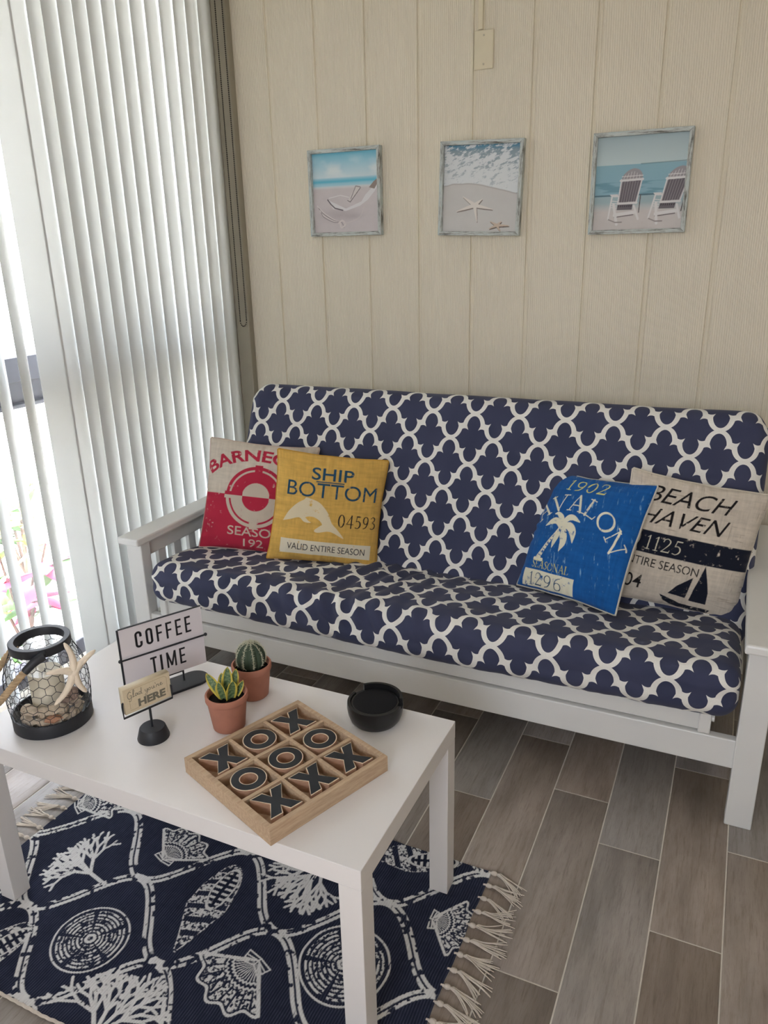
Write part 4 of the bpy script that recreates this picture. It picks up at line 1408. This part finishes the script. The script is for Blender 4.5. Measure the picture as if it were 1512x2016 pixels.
def piece(kind, i, j, label, grp):
    # tray local axes: x = F->R, y = F->L ; i along B->L, j along B->R
    lx = h - wl - cell * (i + .5); ly = h - wl - cell * (j + .5)
    c, s_ = math.cos(ang), math.sin(ang)
    wx = cen[0] + c * lx - s_ * ly; wy = cen[1] + s_ * lx + c * ly
    root = thing('letter_x_piece' if kind == 'X' else 'letter_o_piece', label, 'game piece', (wx, wy, ZT + .0062), ang + random.uniform(-.05, .05), grp)
    zt = .0255
    if kind == 'X':
        MB().prism(xpoly(.0345, .021), 0, zt).build('block', M['block_wood'], root)
        MB().prism([(x, y) for x, y in xpoly(.0347, .0212)], zt, zt + .0006).build('pale_edge', M['pale_wood_edge'], root)
        MB().prism(xpoly(.0327, .0185), zt + .0006, zt + .0011).build('painted_face', M['black_paint'], root)
    else:
        ro, ri = .0345, .0165
        MB().lathe([(ri, 0), (ro, 0), (ro, zt), (ri, zt)], 48, closed=True).build('block', M['block_wood'], root, True)
        MB().lathe([(ri - .0002, zt), (ro + .0002, zt), (ro + .0002, zt + .0006), (ri - .0002, zt + .0006)], 48, closed=True).build('pale_edge', M['pale_wood_edge'], root, True)
        MB().lathe([(ri + .0017, zt + .0006), (ro - .0017, zt + .0006), (ro - .0017, zt + .0011), (ri + .0017, zt + .0011)], 48, closed=True).build('painted_face', M['black_paint'], root, True)
GX_ = 'black letter X pieces in the tray'; GO_ = 'black letter O pieces in the tray'
piece('X', 0, 0, 'black letter X in the far tray corner, nearest the futon', GX_)
piece('O', 1, 0, 'black letter O beside the snake plant pot, on the tray edge between two X pieces', GO_)
piece('X', 2, 0, 'black letter X in the left tray corner, nearest the small greeting stand', GX_)
piece('O', 0, 1, 'black letter O in the tray compartment nearest the black coaster holder', GO_)
piece('O', 1, 1, 'black letter O in the centre compartment of the tray', GO_)
piece('O', 2, 1, 'black letter O on the near left tray edge, nearest the front of the table', GO_)
piece('X', 0, 2, 'black letter X in the right tray corner, nearest the right end of the table', GX_)
piece('X', 1, 2, 'black letter X in the middle of the near right tray edge', GX_)
piece('X', 2, 2, 'black letter X in the tray corner closest to the table front edge', GX_)

# --- coaster holder
ch = thing('coaster_holder', 'round black coaster holder with notched rim on the white table', 'coaster holder', (-.1635, .4035, ZT))
prof = [(.040, 0), (.0495, .001), (.0555, .009), (.0595, .020), (.0615, .034), (.0612, .0405)]
mb = MB()
mb.lathe(prof + [(.0535, .0405), (.0535, .039), (0.0001, .039)], 64)
mb.build('bowl', M['black_lacquer'], ch, True)
ro, ri = .0612, .0538
mb = MB()
def arcwall(a0, a1, z0, z1):
    n = 28; vs = []; fs = []
    for k in range(n + 1):
        a = a0 + (a1 - a0) * k / n
        for r, z in ((ri, z0), (ro, z0), (ro - .0008, z1), (ri + .0004, z1)):
            vs.append((r * math.cos(a), r * math.sin(a), z))
    for k in range(n):
        for q in range(4):
            fs.append((4 * k + q, 4 * k + (q + 1) % 4, 4 * k + 4 + (q + 1) % 4, 4 * k + 4 + q))
    fs += [(0, 3, 2, 1), (4 * n, 4 * n + 1, 4 * n + 2, 4 * n + 3)]
    mb.add(vs, fs)
va = math.atan2(Cy - .4035, Cx + .1635)        # bearing to the camera
arcwall(va + math.radians(80), va + math.radians(205), .0404, .0565)
arcwall(va + math.radians(-40.5), va + math.radians(64), .0404, .0475)
arcwall(va + math.radians(-130), va + math.radians(-40), .0404, .0475)
mb.build('rim', M['black_lacquer'], ch, True)
cs = thing('coaster', 'round black coaster lying on top inside the coaster holder', 'coaster', (-.1635, .4035, ZT + .0393))
MB().lathe([(.0001, 0), (.0515, 0), (.0522, .001), (.0522, .005), (.0512, .006)], 56).build('disc', M['black_lacquer'], cs, True)
MB().lathe([(.0001, .0060), (.0485, .0060), (.0482, .0068), (.0001, .0068)], 56).build('felt_inlay', M['black_felt'], cs, True)

# --- pots
def pot(name, label, x, y, rim_r=.0458, base_r=.0345, hgt=.083):
    root = thing(name, label, 'plant', (x, y, ZT))
    MB().lathe([(base_r - .002, 0), (base_r, .002), (rim_r - .0035, hgt - .016), (rim_r - .0008, hgt - .0145), (rim_r, hgt - .0125), (rim_r, hgt - .002), (rim_r - .0015, hgt),
                (rim_r - .0045, hgt), (rim_r - .0055, hgt - .004), (rim_r - .008, hgt - .02), (rim_r - .010, hgt - .028), (.0005, hgt - .028)], 48).build('pot', M['terracotta'], root, True)
    mb = MB()
    n = 40; rr_ = rim_r - .0062
    vs = [(0, 0, hgt - .010)]; fs = []
    r_ = random.Random(5)
    for q in range(1, 7):
        for k in range(n):
            a = 2 * PI * k / n
            vs.append((rr_ * q / 6 * math.cos(a), rr_ * q / 6 * math.sin(a), hgt - .012 + (r_.uniform(-.0022, .0022) if q < 6 else -.003)))
    for k in range(n):
        fs.append((0, 1 + k, 1 + (k + 1) % n))
    for q in range(5):
        for k in range(n):
            l = (k + 1) % n
            fs.append((1 + q * n + k, 1 + (q + 1) * n + k, 1 + (q + 1) * n + l, 1 + q * n + l))
    mb.add(vs, fs); mb.build('soil', M['soil'], root, True)
    return root
p1 = pot('potted_snake_plant', 'small snake plant with yellow-edged leaves in a terracotta pot', -.4475, .2575)
def leaf(parent, base, top, w, face, cup=.25):
    n, m = 26, 15
    b = np.array(base, float); t_ = np.array(top, float)
    d = t_ - b; ln_ = np.linalg.norm(d); d /= ln_
    wv = np.cross(d, np.array(face, float)); wv /= np.linalg.norm(wv); nv = np.cross(wv, d)
    V = []; Cc = []
    for i in range(n):
        u = i / (n - 1)
        ww = w * 1.25 * (.62 + .9 * u - .35 * u * u) * (1 - u ** 3.2) ** .8 * .9
        bend = .10 * ln_ * u * u
        for th in (0,):
            for j in range(m):
                v = (j / (m - 1) - .5) * 2
                p = b + d * ln_ * u + wv * v * ww + nv * (cup * w * (v * v) - bend)
                V.append(p)
                e = abs(v)
                bandn = math.sin(u * 44 + 2.5 * math.sin(v * 3 + u * 9)) + .4 * math.sin(u * 91 + v * 4)
                g1 = L3(76, 104, 70) if bandn > -.1 else L3(120, 140, 98)
                y_ = L3(208, 190, 84)
                Cc.append(y_ if (e > .66 or u > .95) else g1)
    V = np.array(V); off = nv * .0012
    V2 = np.vstack([V, V - off])
    Q = np.vstack([grid_quads(n, m), grid_quads(n, m, n * m, True)])
    # rim
    per = np.concatenate([np.arange(m), np.arange(1, n) * m + m - 1, (n - 1) * m + np.arange(m - 2, -1, -1), np.arange(n - 2, 0, -1) * m])
    Q = np.vstack([Q, np.stack([per, per + n * m, np.roll(per, -1) + n * m, np.roll(per, -1)], 1)])
    mesh_np('leaf', V2, Q, M['snake_leaf'], parent, True, np.array(Cc + Cc))
cr = np.array([.905, .425, 0]); cf = np.array([-.425, .905, 0])     # image-right and away directions
def loc(r, f, z):
    return cr * r + cf * f + np.array([0, 0, z])
leaf(p1, loc(-.008, .002, .068), loc(-.043, .012, .122), .0105, -cf + .3 * cr)
leaf(p1, loc(-.004, -.006, .066), loc(-.012, -.016, .116), .0125, -cf * .9 - .3 * cr)
leaf(p1, loc(.008, -.006, .066), loc(.020, -.012, .116), .0125, -cf * .8 + .5 * cr)
leaf(p1, loc(.000, .006, .068), loc(.004, .012, .136), .0125, -cf)
leaf(p1, loc(.008, .008, .068), loc(.022, .018, .128), .0105, -cf + .2 * cr)
leaf(p1, loc(-.008, .010, .068), loc(-.012, .02, .118), .0100, -cf)
leaf(p1, loc(.014, .000, .066), loc(.038, .006, .106), .008, -cf + .3 * cr)
p2 = pot('potted_cactus', 'round ribbed cactus in a terracotta pot behind the snake plant', -.469, .384)
n, m = 130, 44
TH_, PH_ = np.meshgrid(np.linspace(0, 2 * PI, n), np.linspace(.0, PI * .93, m))
ribf = 1 - .16 * np.abs(np.sin(TH_ * 9 / 2 + .4)) ** 1.0 * 0 - .15 * (1 - np.abs(np.cos(TH_ * 9 / 2 + .4)) ** .7) * np.sin(PH_) ** .6
R_ = .0335
V = np.stack([R_ * ribf * np.sin(PH_) * np.cos(TH_), R_ * ribf * np.sin(PH_) * np.sin(TH_), .098 + R_ * 1.12 * np.cos(PH_) - .003 * np.exp(-(PH_ / .25) ** 2)], -1).reshape(-1, 3)
mesh_np('cactus_body', V, grid_quads(m, n)[:, ::-1], M['cactus'], p2, True)
mb = MB(); r_ = random.Random(3)
for k in range(9):
    th = 2 * (k * PI - .4) / 9
    for q in range(22):
        ph = .12 + q * .088
        c = np.array([R_ * math.sin(ph) * math.cos(th), R_ * math.sin(ph) * math.sin(th), .098 + R_ * 1.12 * math.cos(ph)])
        nrm = np.array([math.sin(ph) * math.cos(th), math.sin(ph) * math.sin(th), math.cos(ph)])
        mb.sphere(c, .0011, 5, 3)
        for s_ in range(6):
            d = nrm * .5 + np.array([r_.uniform(-1, 1) for _ in range(3)]); d /= np.linalg.norm(d)
            if d @ nrm < .05:
                d -= 2 * (d @ nrm) * nrm
            mb.tube([c, c + d * r_.uniform(.0035, .0065)], [.00042, .00015], 3)
mb.build('spines', M['spine'], p2, True)

# --- letter sign
sx, sy, sa, sw = -.6687, .3247, 1.074, .196
sgn = thing('letter_sign', 'white two-panel sign reading COFFEE TIME on a black stand', 'sign', (sx, sy, ZT), sa)
zt_, zm_, zb_ = .6376 - ZT, .5612 - ZT, .4848 - ZT
def printed_panel(name, parent, w, hh, th, canvas, z0, y0=0.0):
    nx_, ny_ = canvas.nx, canvas.ny
    U, Vv = np.meshgrid(np.linspace(-w / 2, w / 2, nx_), np.linspace(0, hh, ny_))
    F = np.stack([U, np.full_like(U, y0 - th / 2), Vv + z0], -1).reshape(-1, 3)
    B = np.array([(-w / 2, y0 + th / 2, z0), (w / 2, y0 + th / 2, z0), (w / 2, y0 + th / 2, z0 + hh), (-w / 2, y0 + th / 2, z0 + hh)])
    n = len(F)
    c00, c10, c11, c01 = 0, nx_ - 1, n - 1, n - nx_
    Q = np.vstack([grid_quads(ny_, nx_), [[n + 1, n, n + 3, n + 2], [c00, n, n + 1, c10], [c10, n + 1, n + 2, c11], [c11, n + 2, n + 3, c01], [c01, n + 3, n, c00]]])
    cc = np.vstack([canvas.out(), np.tile(canvas.A[0, 0], (4, 1))])
    return mesh_np(name, np.vstack([F, B]), Q, M['sign_print'], parent, False, cc)
def cond(cv, ch_, x, w, y0, h_, col):
    t_ = w * .33
    x1 = x + w; y1 = y0 + h_
    if ch_ == 'C' or ch_ == 'O':
        r = w / 2
        def outl(ins):
            rr = r - ins; p = []
            for k in range(13):
                a = PI * k / 12
                p.append((x + r + rr * math.cos(a), y1 - r + (rr) * math.sin(a)))
            for k in range(13):
                a = PI + PI * k / 12
                p.append((x + r + rr * math.cos(a), y0 + r + rr * math.sin(a)))
            return p
        cv.poly([outl(0), outl(t_)], col)
        if ch_ == 'C':
            cv.rect(x1 - t_ * 1.15, x1 + .0005, y0 + h_ * .36, y0 + h_ * .64, cv.A[0, 0])
    elif ch_ in 'FE':
        cv.rect(x, x + t_, y0, y1, col); cv.rect(x, x1, y1 - t_, y1, col); cv.rect(x, x1 - t_ * .3, y0 + h_ * .5 - t_ * .4, y0 + h_ * .5 + t_ * .6, col)
        if ch_ == 'E':
            cv.rect(x, x1, y0, y0 + t_, col)
    elif ch_ == 'T':
        cv.rect(x, x1, y1 - t_, y1, col); cv.rect(x + w / 2 - t_ / 2, x + w / 2 + t_ / 2, y0, y1, col)
    elif ch_ == 'I':
        cv.rect(x, x + t_, y0, y1, col)
    elif ch_ == 'M':
        t_ = w * .19
        cv.rect(x, x + t_, y0, y1, col); cv.rect(x1 - t_, x1, y0, y1, col)
        cv.poly([(x, y1), (x + t_ * 1.05, y1), (x + w / 2 + t_ * .5, y0 + h_ * .1), (x + w / 2 - t_ * .5, y0 + h_ * .1)], col)
        cv.poly([(x1, y1), (x1 - t_ * 1.05, y1), (x + w / 2 - t_ * .5, y0 + h_ * .1), (x + w / 2 + t_ * .5, y0 + h_ * .1)], col)
PW = L3(220, 214, 218); INKB = L3(24, 24, 28)
ph = zt_ - zm_
cv = Canvas(sw, ph - .003, 330, 125, PW)
x = .034
for c_, w_ in (('C', .0165), ('O', .0165), ('F', .0145), ('F', .0145), ('E', .0145), ('E', .0145)):
    cond(cv, c_, x, w_, .0175, .041, INKB); x += w_ + .0085
top_panel = printed_panel('letter_panel', sgn, sw, ph - .003, .004, cv, zm_ + .0022)
cv = Canvas(sw, ph - .003, 330, 125, PW)
x = .062
for c_, w_, g_ in (('T', .0155, .0075), ('I', .0155, -.0005), ('M', .0235, .0085), ('E', .0145, .008)):
    cond(cv, c_, x, w_, .0185, .041, INKB); x += w_ + g_
printed_panel('letter_panel', sgn, sw, ph - .003, .004, cv, zb_ + .0022)
MB().box(-sw / 2, sw / 2, -.0026, .0026, zt_ - .0005, zt_ + .0012).build('top_edge', M['black_metal'], sgn)
MB().tube([(-sw / 2 - .006, -.005, zm_ + .001), (sw / 2 + .004, -.005, zm_ + .001)], .0022, 8).sphere((sw / 2 + .004, -.004, zm_ + .001), .0042, 8, 6).sphere((-sw / 2 - .006, -.004, zm_ + .001), .0042, 8, 6).build('letter_rail', M['black_metal'], sgn, True)
MB().tube([(-sw / 2 + .002, 0, zb_), (sw / 2 - .06, 0, zb_)], .0018, 8).build('letter_rail', M['black_metal'], sgn, True)
MB().tube([(-sw / 2 - .0025, -.001, zt_), (-sw / 2 - .0025, -.001, .006)], .0024, 8).build('upright', M['black_metal'], sgn, True)
MB().tube([(.040, .004, zm_), (.040, .004, .006)], .0024, 8).build('upright', M['black_metal'], sgn, True)
fp = []
fl_, fr_ = .090, .034
for k in range(17):
    a = -PI / 2 + PI * k / 16
    fp.append((fl_ - fr_ + .008 + fr_ * math.cos(a), fr_ * math.sin(a)))
for k in range(17):
    a = PI / 2 + PI * k / 16
    fp.append((-fl_ + fr_ - .012 + fr_ * math.cos(a), fr_ * math.sin(a)))
MB().prism(fp, 0, .006).build('foot', M['black_metal'], sgn, False, .0015)

# --- small greeting stand
gs = thing('greeting_stand', 'small wooden plaque reading Glad you are HERE in a black wire stand', 'plaque', (-.574, .160, ZT), 1.19)
MB().lathe([(.0335, 0), (.0338, .002), (.0275, .024), (.0255, .0262), (.0001, .0262)], 40).build('base', M['black_metal'], gs, True)
zr = .0735
MB().tube([(0, 0, .026), (0, 0, zr)], .0026, 10).build('post', M['black_metal'], gs, True)
MB().tube([(-.047, .008, zr + .030), (-.055, .004, zr + .030), (-.058, -.002, zr + .027), (-.058, -.002, zr), (.052, -.002, zr), (.052, -.002, zr + .032)], .0023, 8).build('wire_frame', M['black_metal'], gs, True)
bw, bh = .105, .058
cv = Canvas(bw, bh, 300, 170, L3(206, 192, 164))
cloth_bg(cv, L3(208, 194, 166), .08, 77, 900)
TXT = L3(112, 108, 96); LNC = L3(176, 156, 124)
for a, b in (((.012, .046), (.012, .010)), ((.012, .006), (.03, .006)), ((bw - .008, .012), (bw - .008, .048)), ((.03, bh - .005), (bw - .014, bh - .005))):
    cv.stroke([a, b], .0009, LNC)
cv.stroke([(.012, .046), (.016, .052), (.03, bh - .005)], .0009, LNC, 6); cv.stroke([(bw - .014, bh - .005), (bw - .009, bh - .008), (bw - .008, .048)], .0009, LNC, 6)
cv.text('HERE', .030, .092, .0085, .0255, TXT, .05)
def sc_(pts, w=.0013):
    cv.stroke([(p[0] * .001, p[1] * .001) for p in pts], w, TXT, 6)
# script line, hand lettered
sc_([(17, 47), (13, 49), (9, 43), (10, 35), (14, 33), (17, 37), (17, 40), (14, 40)])
sc_([(17, 40), (17, 33), (14, 27), (11, 29)], .0011)
sc_([(20, 34), (23, 44), (24, 50), (22, 50), (21, 40), (22, 35), (25, 36)])
sc_([(30, 40), (27, 41), (26, 37), (28, 35), (31, 40), (31, 36), (33, 36)])
sc_([(38, 40), (35, 41), (34, 37), (36, 35), (39, 39), (40, 49)]); sc_([(40, 49), (39, 37), (41, 35)])
sc_([(48, 41), (48, 37), (51, 36), (53, 41)]); sc_([(53, 41), (53, 34), (50, 27), (47, 29), (54, 36)], .0011)
sc_([(58, 41), (55, 39), (56, 36), (59, 36), (60, 39), (58, 41)])
sc_([(63, 41), (63, 37), (66, 36), (68, 41)]); sc_([(68, 41), (68, 37), (70, 36)])
sc_([(71, 47), (72, 44)], .001)
sc_([(73, 36), (74, 41), (76, 40), (78, 41), (78, 37), (80, 36)])
sc_([(82, 38), (85, 40), (84, 42), (82, 40), (82, 37), (85, 36), (88, 38)])
zp = zr + .0042
pb = printed_panel('plaque', gs, bw, bh, .018, cv, zp, .009)

# --- lantern
LX, LY = -.828, .126
lan = thing('wire_lantern', 'black chicken-wire lantern with rope handle on the left of the table', 'lantern', (LX, LY, ZT))
MB().lathe([(.079, .001), (.0815, 0), (.083, .001), (.083, .031), (.0822, .032), (.079, .032)], 56, closed=True).build('base_band', M['black_metal'], lan, True)
MB().lathe([(.0001, .002), (.079, .002), (.079, .005), (.0001, .005)], 48).build('base_plate', M['black_metal'], lan, True)
ZR = .183
MB().lathe([(.050, ZR), (.0625, ZR), (.0632, ZR + .002), (.0632, ZR + .0175), (.0618, ZR + .019), (.0510, ZR + .019), (.050, ZR + .0175)], 56, closed=True).build('top_ring', M['black_metal'], lan, True)
cz = np.array([.028, .05, .075, .100, .122, .140, .156, .170, .186]); crr = np.array([.0826, .0850, .0868, .0868, .0850, .0808, .0740, .0670, .0618])
def prof_r(z):
    return float(np.interp(z, cz, crr))
# arc-length table
zz = np.linspace(.024, .190, 200); rr = np.array([prof_r(z) for z in zz])
al = np.concatenate([[0], np.cumsum(np.hypot(np.diff(zz), np.diff(rr)))])
NC = 25
def wpt(col, s_, jit):
    z = float(np.interp(s_, al, zz)); r = prof_r(z)
    a = 2 * PI * col / NC
    return np.array([r * math.cos(a), r * math.sin(a), z])
cw = 2 * PI * .085 / NC
R6 = cw / math.sqrt(3)
mb = MB(); jr = random.Random(2); jits = {}
def key(cq, sq):
    k = (round(cq * 2) % (2 * NC), round(sq / (R6 / 2)))
    if k not in jits:
        jits[k] = (jr.uniform(-.09, .09), jr.uniform(-.10, .10) * R6)
    return jits[k]
rows = int(al[-1] / (1.5 * R6)) + 2
done_e = set()
for j in range(rows):
    for i in range(NC):
        cc = i + .5 * (j % 2); s0 = j * 1.5 * R6
        pts = [(cc, s0 + R6), (cc + .5, s0 + R6 / 2), (cc + .5, s0 - R6 / 2), (cc, s0 - R6), (cc - .5, s0 - R6 / 2), (cc - .5, s0 + R6 / 2)]
        for q in range(6):
            a, b = pts[q], pts[(q + 1) % 6]
            ka = (round(a[0] * 2) % (2 * NC), round(a[1] / (R6 / 2))); kb = (round(b[0] * 2) % (2 * NC), round(b[1] / (R6 / 2)))
            e = tuple(sorted((ka, kb)))
            if e in done_e:
                continue
            if max(a[1], b[1]) > al[-1] or min(a[1], b[1]) < 0:
                continue
            done_e.add(e)
            ja, jb = key(*a), key(*b)
            mb.tube([wpt(a[0] + ja[0], a[1] + ja[1], 0), wpt(b[0] + jb[0], b[1] + jb[1], 0)], .0007, 4)
mb.build('wire_mesh', M['black_metal'], lan, True)
o = MB().lathe([(r - .0035, z) for z, r in zip(cz[:-1], crr[:-1])], 48).build('glass_liner', M['jar_glass'], lan, True, angle=180)
# drop the end discs of the liner
import bmesh
bm = bmesh.new(); bm.from_mesh(o.data)
bmesh.ops.delete(bm, geom=[f for f in bm.faces if len(f.verts) > 4], context='FACES_ONLY'); bm.to_mesh(o.data); bm.free()
# handle
e1 = np.array([-.80, .58, 0]); e1 /= np.linalg.norm(e1); e2 = np.array([-e1[1], e1[0], 0]); e2 = e2 if e2 @ cr < 0 else -e2
hp = [(-.066, .0, .190), (-.070, .020, .182), (-.071, .045, .163), (-.068, .070, .138), (-.058, .096, .108), (-.038, .114, .088), (-.008, .122, .080), (.022, .118, .088), (.046, .104, .106), (.060, .080, .134), (.068, .048, .162), (.069, .022, .182), (.066, .0, .191)]
HP = catmull([e1 * a + e2 * b + np.array([0, 0, z]) for a, b, z in hp], 6)
k1, k2 = 10, len(HP) - 11
MB().tube(HP[:k1 + 2], np.linspace(.0105, .0085, k1 + 2), 10).build('handle_end', M['black_metal'], lan, True)
MB().tube(HP[k2 - 1:], np.linspace(.0085, .0105, len(HP) - k2 + 1), 10).build('handle_end', M['black_metal'], lan, True)
# three twisted strands
core = HP[k1:k2 + 1]
dense = catmull(core, 5)
T_ = np.gradient(dense, axis=0); T_ /= np.linalg.norm(T_, axis=1)[:, None]
u_ = np.cross(T_, np.array([0, 0, 1.0])); u_ /= (np.linalg.norm(u_, axis=1)[:, None] + 1e-9)
w_ = np.cross(T_, u_)
sl = np.concatenate([[0], np.cumsum(np.linalg.norm(np.diff(dense, axis=0), axis=1))])
mb = MB()
for q in range(3):
    a = sl / .026 * 2 * PI + q * 2 * PI / 3
    mb.tube(dense + (u_ * np.cos(a)[:, None] + w_ * np.sin(a)[:, None]) * .0036, .0043, 8)
mb.build('rope_handle', M['rope'], lan, True)
for sg in (-1, 1):
    p = e1 * (sg * .064) + np.array([0, 0, ZR + .010])
    MB().sphere(p, .0075, 10, 8).build('handle_pivot', M['black_metal'], lan, True)

# candle in the lantern
cd = thing('pillar_candle', 'cream pillar candle standing inside the wire lantern', 'candle', (LX - .012, LY + .008, ZT + .0052))
MB().lathe([(.034, 0), (.036, .002), (.036, .108), (.0345, .111), (.030, .1105), (.020, .107), (.0001, .106)], 40).build('wax', M['candle'], cd, True)
MB().tube([(0, 0, .105), (.001, .001, .115)], .0011, 6).build('wick', M['black_metal'], cd, True)
# shells
def shell_mesh(kind, s):
    mb = MB()
    if kind == 'fan':
        n, m = 25, 9; vs = []; fs = []
        for sd in (1, -.35):
            for j in range(m):
                v = j / (m - 1)
                for i in range(n):
                    a = (i / (n - 1) - .5) * 2.5
                    r = s * v * (1 + .03 * math.cos(a * 26))
                    dome = s * .42 * math.sin(PI * (.1 + .9 * v)) * math.cos(a * .62) * (1 + .06 * math.cos(a * 26))
                    vs.append((r * math.sin(a), r * math.cos(a) - s * .45, dome * sd))
        for b in (0, n * m):
            for j in range(m - 1):
                for i in range(n - 1):
                    q = (b + j * n + i, b + j * n + i + 1, b + (j + 1) * n + i + 1, b + (j + 1) * n + i)
                    fs.append(q if b else q[::-1])
        mb.add(vs, fs)
    else:
        path = []; rad = []
        for k in range(46):
            t_ = k / 45; a = t_ * 2 * PI * 3.2
            r = s * .42 * (1 - t_) ** 1.1
            path.append((r * math.cos(a), r * math.sin(a), s * (-.35 + 1.15 * t_ ** .9)))
            rad.append(max(s * .40 * (1 - t_) ** 1.05, .0006))
        mb.tube(path, rad, 9)
    return mb
proto = {}
for kind in ('fan', 'spiral'):
    for mt in ('shell_beige', 'shell_orange', 'shell_brown'):
        o = shell_mesh(kind, .0195).build('shell', M[mt], None, True, angle=70)
        proto[(kind, mt)] = o.data
        bpy.data.objects.remove(o)
spots = []
r_ = random.Random(21)
camdir = np.array([Cx - LX, Cy - LY]); camdir /= np.linalg.norm(camdir)
side = np.array([-camdir[1], camdir[0]])
def sh(kind, mt, a, rad, z, sc_k, label, grp):
    ca, sa_ = math.cos(a), math.sin(a)
    d = camdir * ca + side * sa_
    o = bpy.data.objects.new('seashell', proto[(kind, mt)]); COL.objects.link(o)
    o.location = (LX + d[0] * rad, LY + d[1] * rad, ZT + z)
    o.scale = (sc_k,) * 3
    # open edge towards the glass, leaning
    o.rotation_euler = (r_.uniform(.5, 1.1) if kind == 'fan' else r_.uniform(.8, 2.0), r_.uniform(-.4, .4), math.atan2(d[1], d[0]) + PI / 2 + r_.uniform(-.6, .6))
    tag(o, label, 'shell', grp)
GB = 'beige seashells heaped in the lantern'
for k in range(10):
    a = -1.35 + k * .30
    sh('fan', 'shell_beige', a, .0575, .024 + .003 * (k % 2), r_.uniform(.95, 1.15), 'beige ribbed seashell in the heap inside the wire lantern', GB)
for k in range(7):
    a = -1.15 + k * .38
    sh('fan' if k % 2 else 'spiral', 'shell_beige', a, .056, .049 + .003 * (k % 2), r_.uniform(.9, 1.1), 'beige ribbed seashell in the heap inside the wire lantern' if k % 2 else 'beige spiral seashell on the heap inside the wire lantern', GB if k % 2 else 'beige spiral seashells in the lantern')
sh('fan', 'shell_orange', -.02, .0640, .036, 1.05, 'orange-tinted seashell low at the front of the lantern heap', None)
sh('spiral', 'shell_brown', .92, .057, .066, 1.15, 'dark brownish seashell on top of the heap behind the starfish', None)
sh('fan', 'shell_brown', .55, .055, .066, 1.1, 'grey-brown fan seashell high on the heap, right of the candle', None)

# starfish leaning on the lantern
nS = np.array([.9, -.43, 0]); nS /= np.linalg.norm(nS); tS = np.array([-nS[1], nS[0], 0])
PS = np.array([LX, LY, 0]) + nS * .0985
cS = PS + tS * .032 + np.array([0, 0, .600])
tips = [(-.009, .074), (.053, .034), (-.056, .017), (-.050, -.063), (.020, -.059)]
sf = thing('starfish', 'pale starfish leaning against the right side of the wire lantern', 'starfish', tuple(cS))
mb = MB()
bends = (.006, -.004, .005, -.006, .004)
for (tx, tz), bd in zip(tips, bends):
    tip = tS * tx + np.array([0, 0, 1]) * tz
    ln_ = np.linalg.norm(tip); sd = np.cross(tip / ln_, nS)
    path = []; rad = []
    for k in range(15):
        u = k / 14
        path.append(tip * u * .96 + sd * bd * math.sin(PI * u) + nS * (.003 * math.sin(PI * u)))
        rad.append((.0098 - .0056 * u ** .8) if k < 13 else (.0036 if k == 13 else .0016))
    mb.tube(path, rad, 12)
mb.sphere((0, 0, 0), .0112, 16, 10)
mb.build('body', M['starfish'], sf, True, angle=180)

# ================================================================== LIGHT
W_ = bpy.data.worlds.new('sky'); SC.world = W_; W_.use_nodes = True
nt = W_.node_tree; nt.nodes.clear()
wo = nt.nodes.new('ShaderNodeOutputWorld'); bg = nt.nodes.new('ShaderNodeBackground')
tc = nt.nodes.new('ShaderNodeTexCoord'); sx_ = nt.nodes.new('ShaderNodeSeparateXYZ'); rp_ = nt.nodes.new('ShaderNodeValToRGB')
mr = nt.nodes.new('ShaderNodeMath'); mr.operation = 'MULTIPLY_ADD'; mr.inputs[1].default_value = .5; mr.inputs[2].default_value = .5
nt.links.new(tc.outputs['Generated'], sx_.inputs[0]); nt.links.new(sx_.outputs[2], mr.inputs[0]); nt.links.new(mr.outputs[0], rp_.inputs[0])
el = rp_.color_ramp.elements
el[0].position = .45; el[0].color = (.64, .64, .64, 1); el[1].position = .56; el[1].color = (.85, .90, 1.0, 1)
e = el.new(1.0); e.color = (.80, .87, 1.0, 1)
nt.links.new(rp_.outputs[0], bg.inputs[0]); bg.inputs[1].default_value = 8.5
nt.links.new(bg.outputs[0], wo.inputs[0])
# daylight portals at the side window and the added fill window
def portal(loc, rot, sx, sy):
    l = bpy.data.lights.new('window_portal', 'AREA'); l.shape = 'RECTANGLE'; l.size = sx; l.size_y = sy
    l.cycles.is_portal = True
    o = bpy.data.objects.new('window_portal', l); COL.objects.link(o); o.location = loc; o.rotation_euler = rot
portal((XG - .12, .74, 1.255), (0, -PI / 2, 0), 2.4, 2.1)
portal(((WX0 + WX1) / 2, YF - .12, (WZ0 + WZ1) / 2), (PI / 2, 0, 0), WX1 - WX0, WZ1 - WZ0)
sun = bpy.data.lights.new('sun', 'SUN'); sun.energy = 34.0; sun.angle = math.radians(1.5); sun.color = (1, .97, .92)
so = bpy.data.objects.new('sun', sun); COL.objects.link(so)
so.rotation_euler = Vector((.12, 1.0, -1.15)).to_track_quat('-Z', 'Y').to_euler()

SC.view_settings.view_transform = 'Standard'
SC.view_settings.look = 'None'
SC.view_settings.exposure = 0.70
SC.view_settings.gamma = 1.0
SC.view_settings.use_curve_mapping = False
SC.render.film_transparent = False
try:
    SC.cycles.use_denoising = True
    SC.cycles.max_bounces = 10
    SC.cycles.diffuse_bounces = 6
    SC.cycles.transparent_max_bounces = 12
    SC.cycles.sample_clamp_indirect = 6.0
    SC.cycles.caustics_reflective = False
    SC.cycles.caustics_refractive = False
except Exception:
    pass
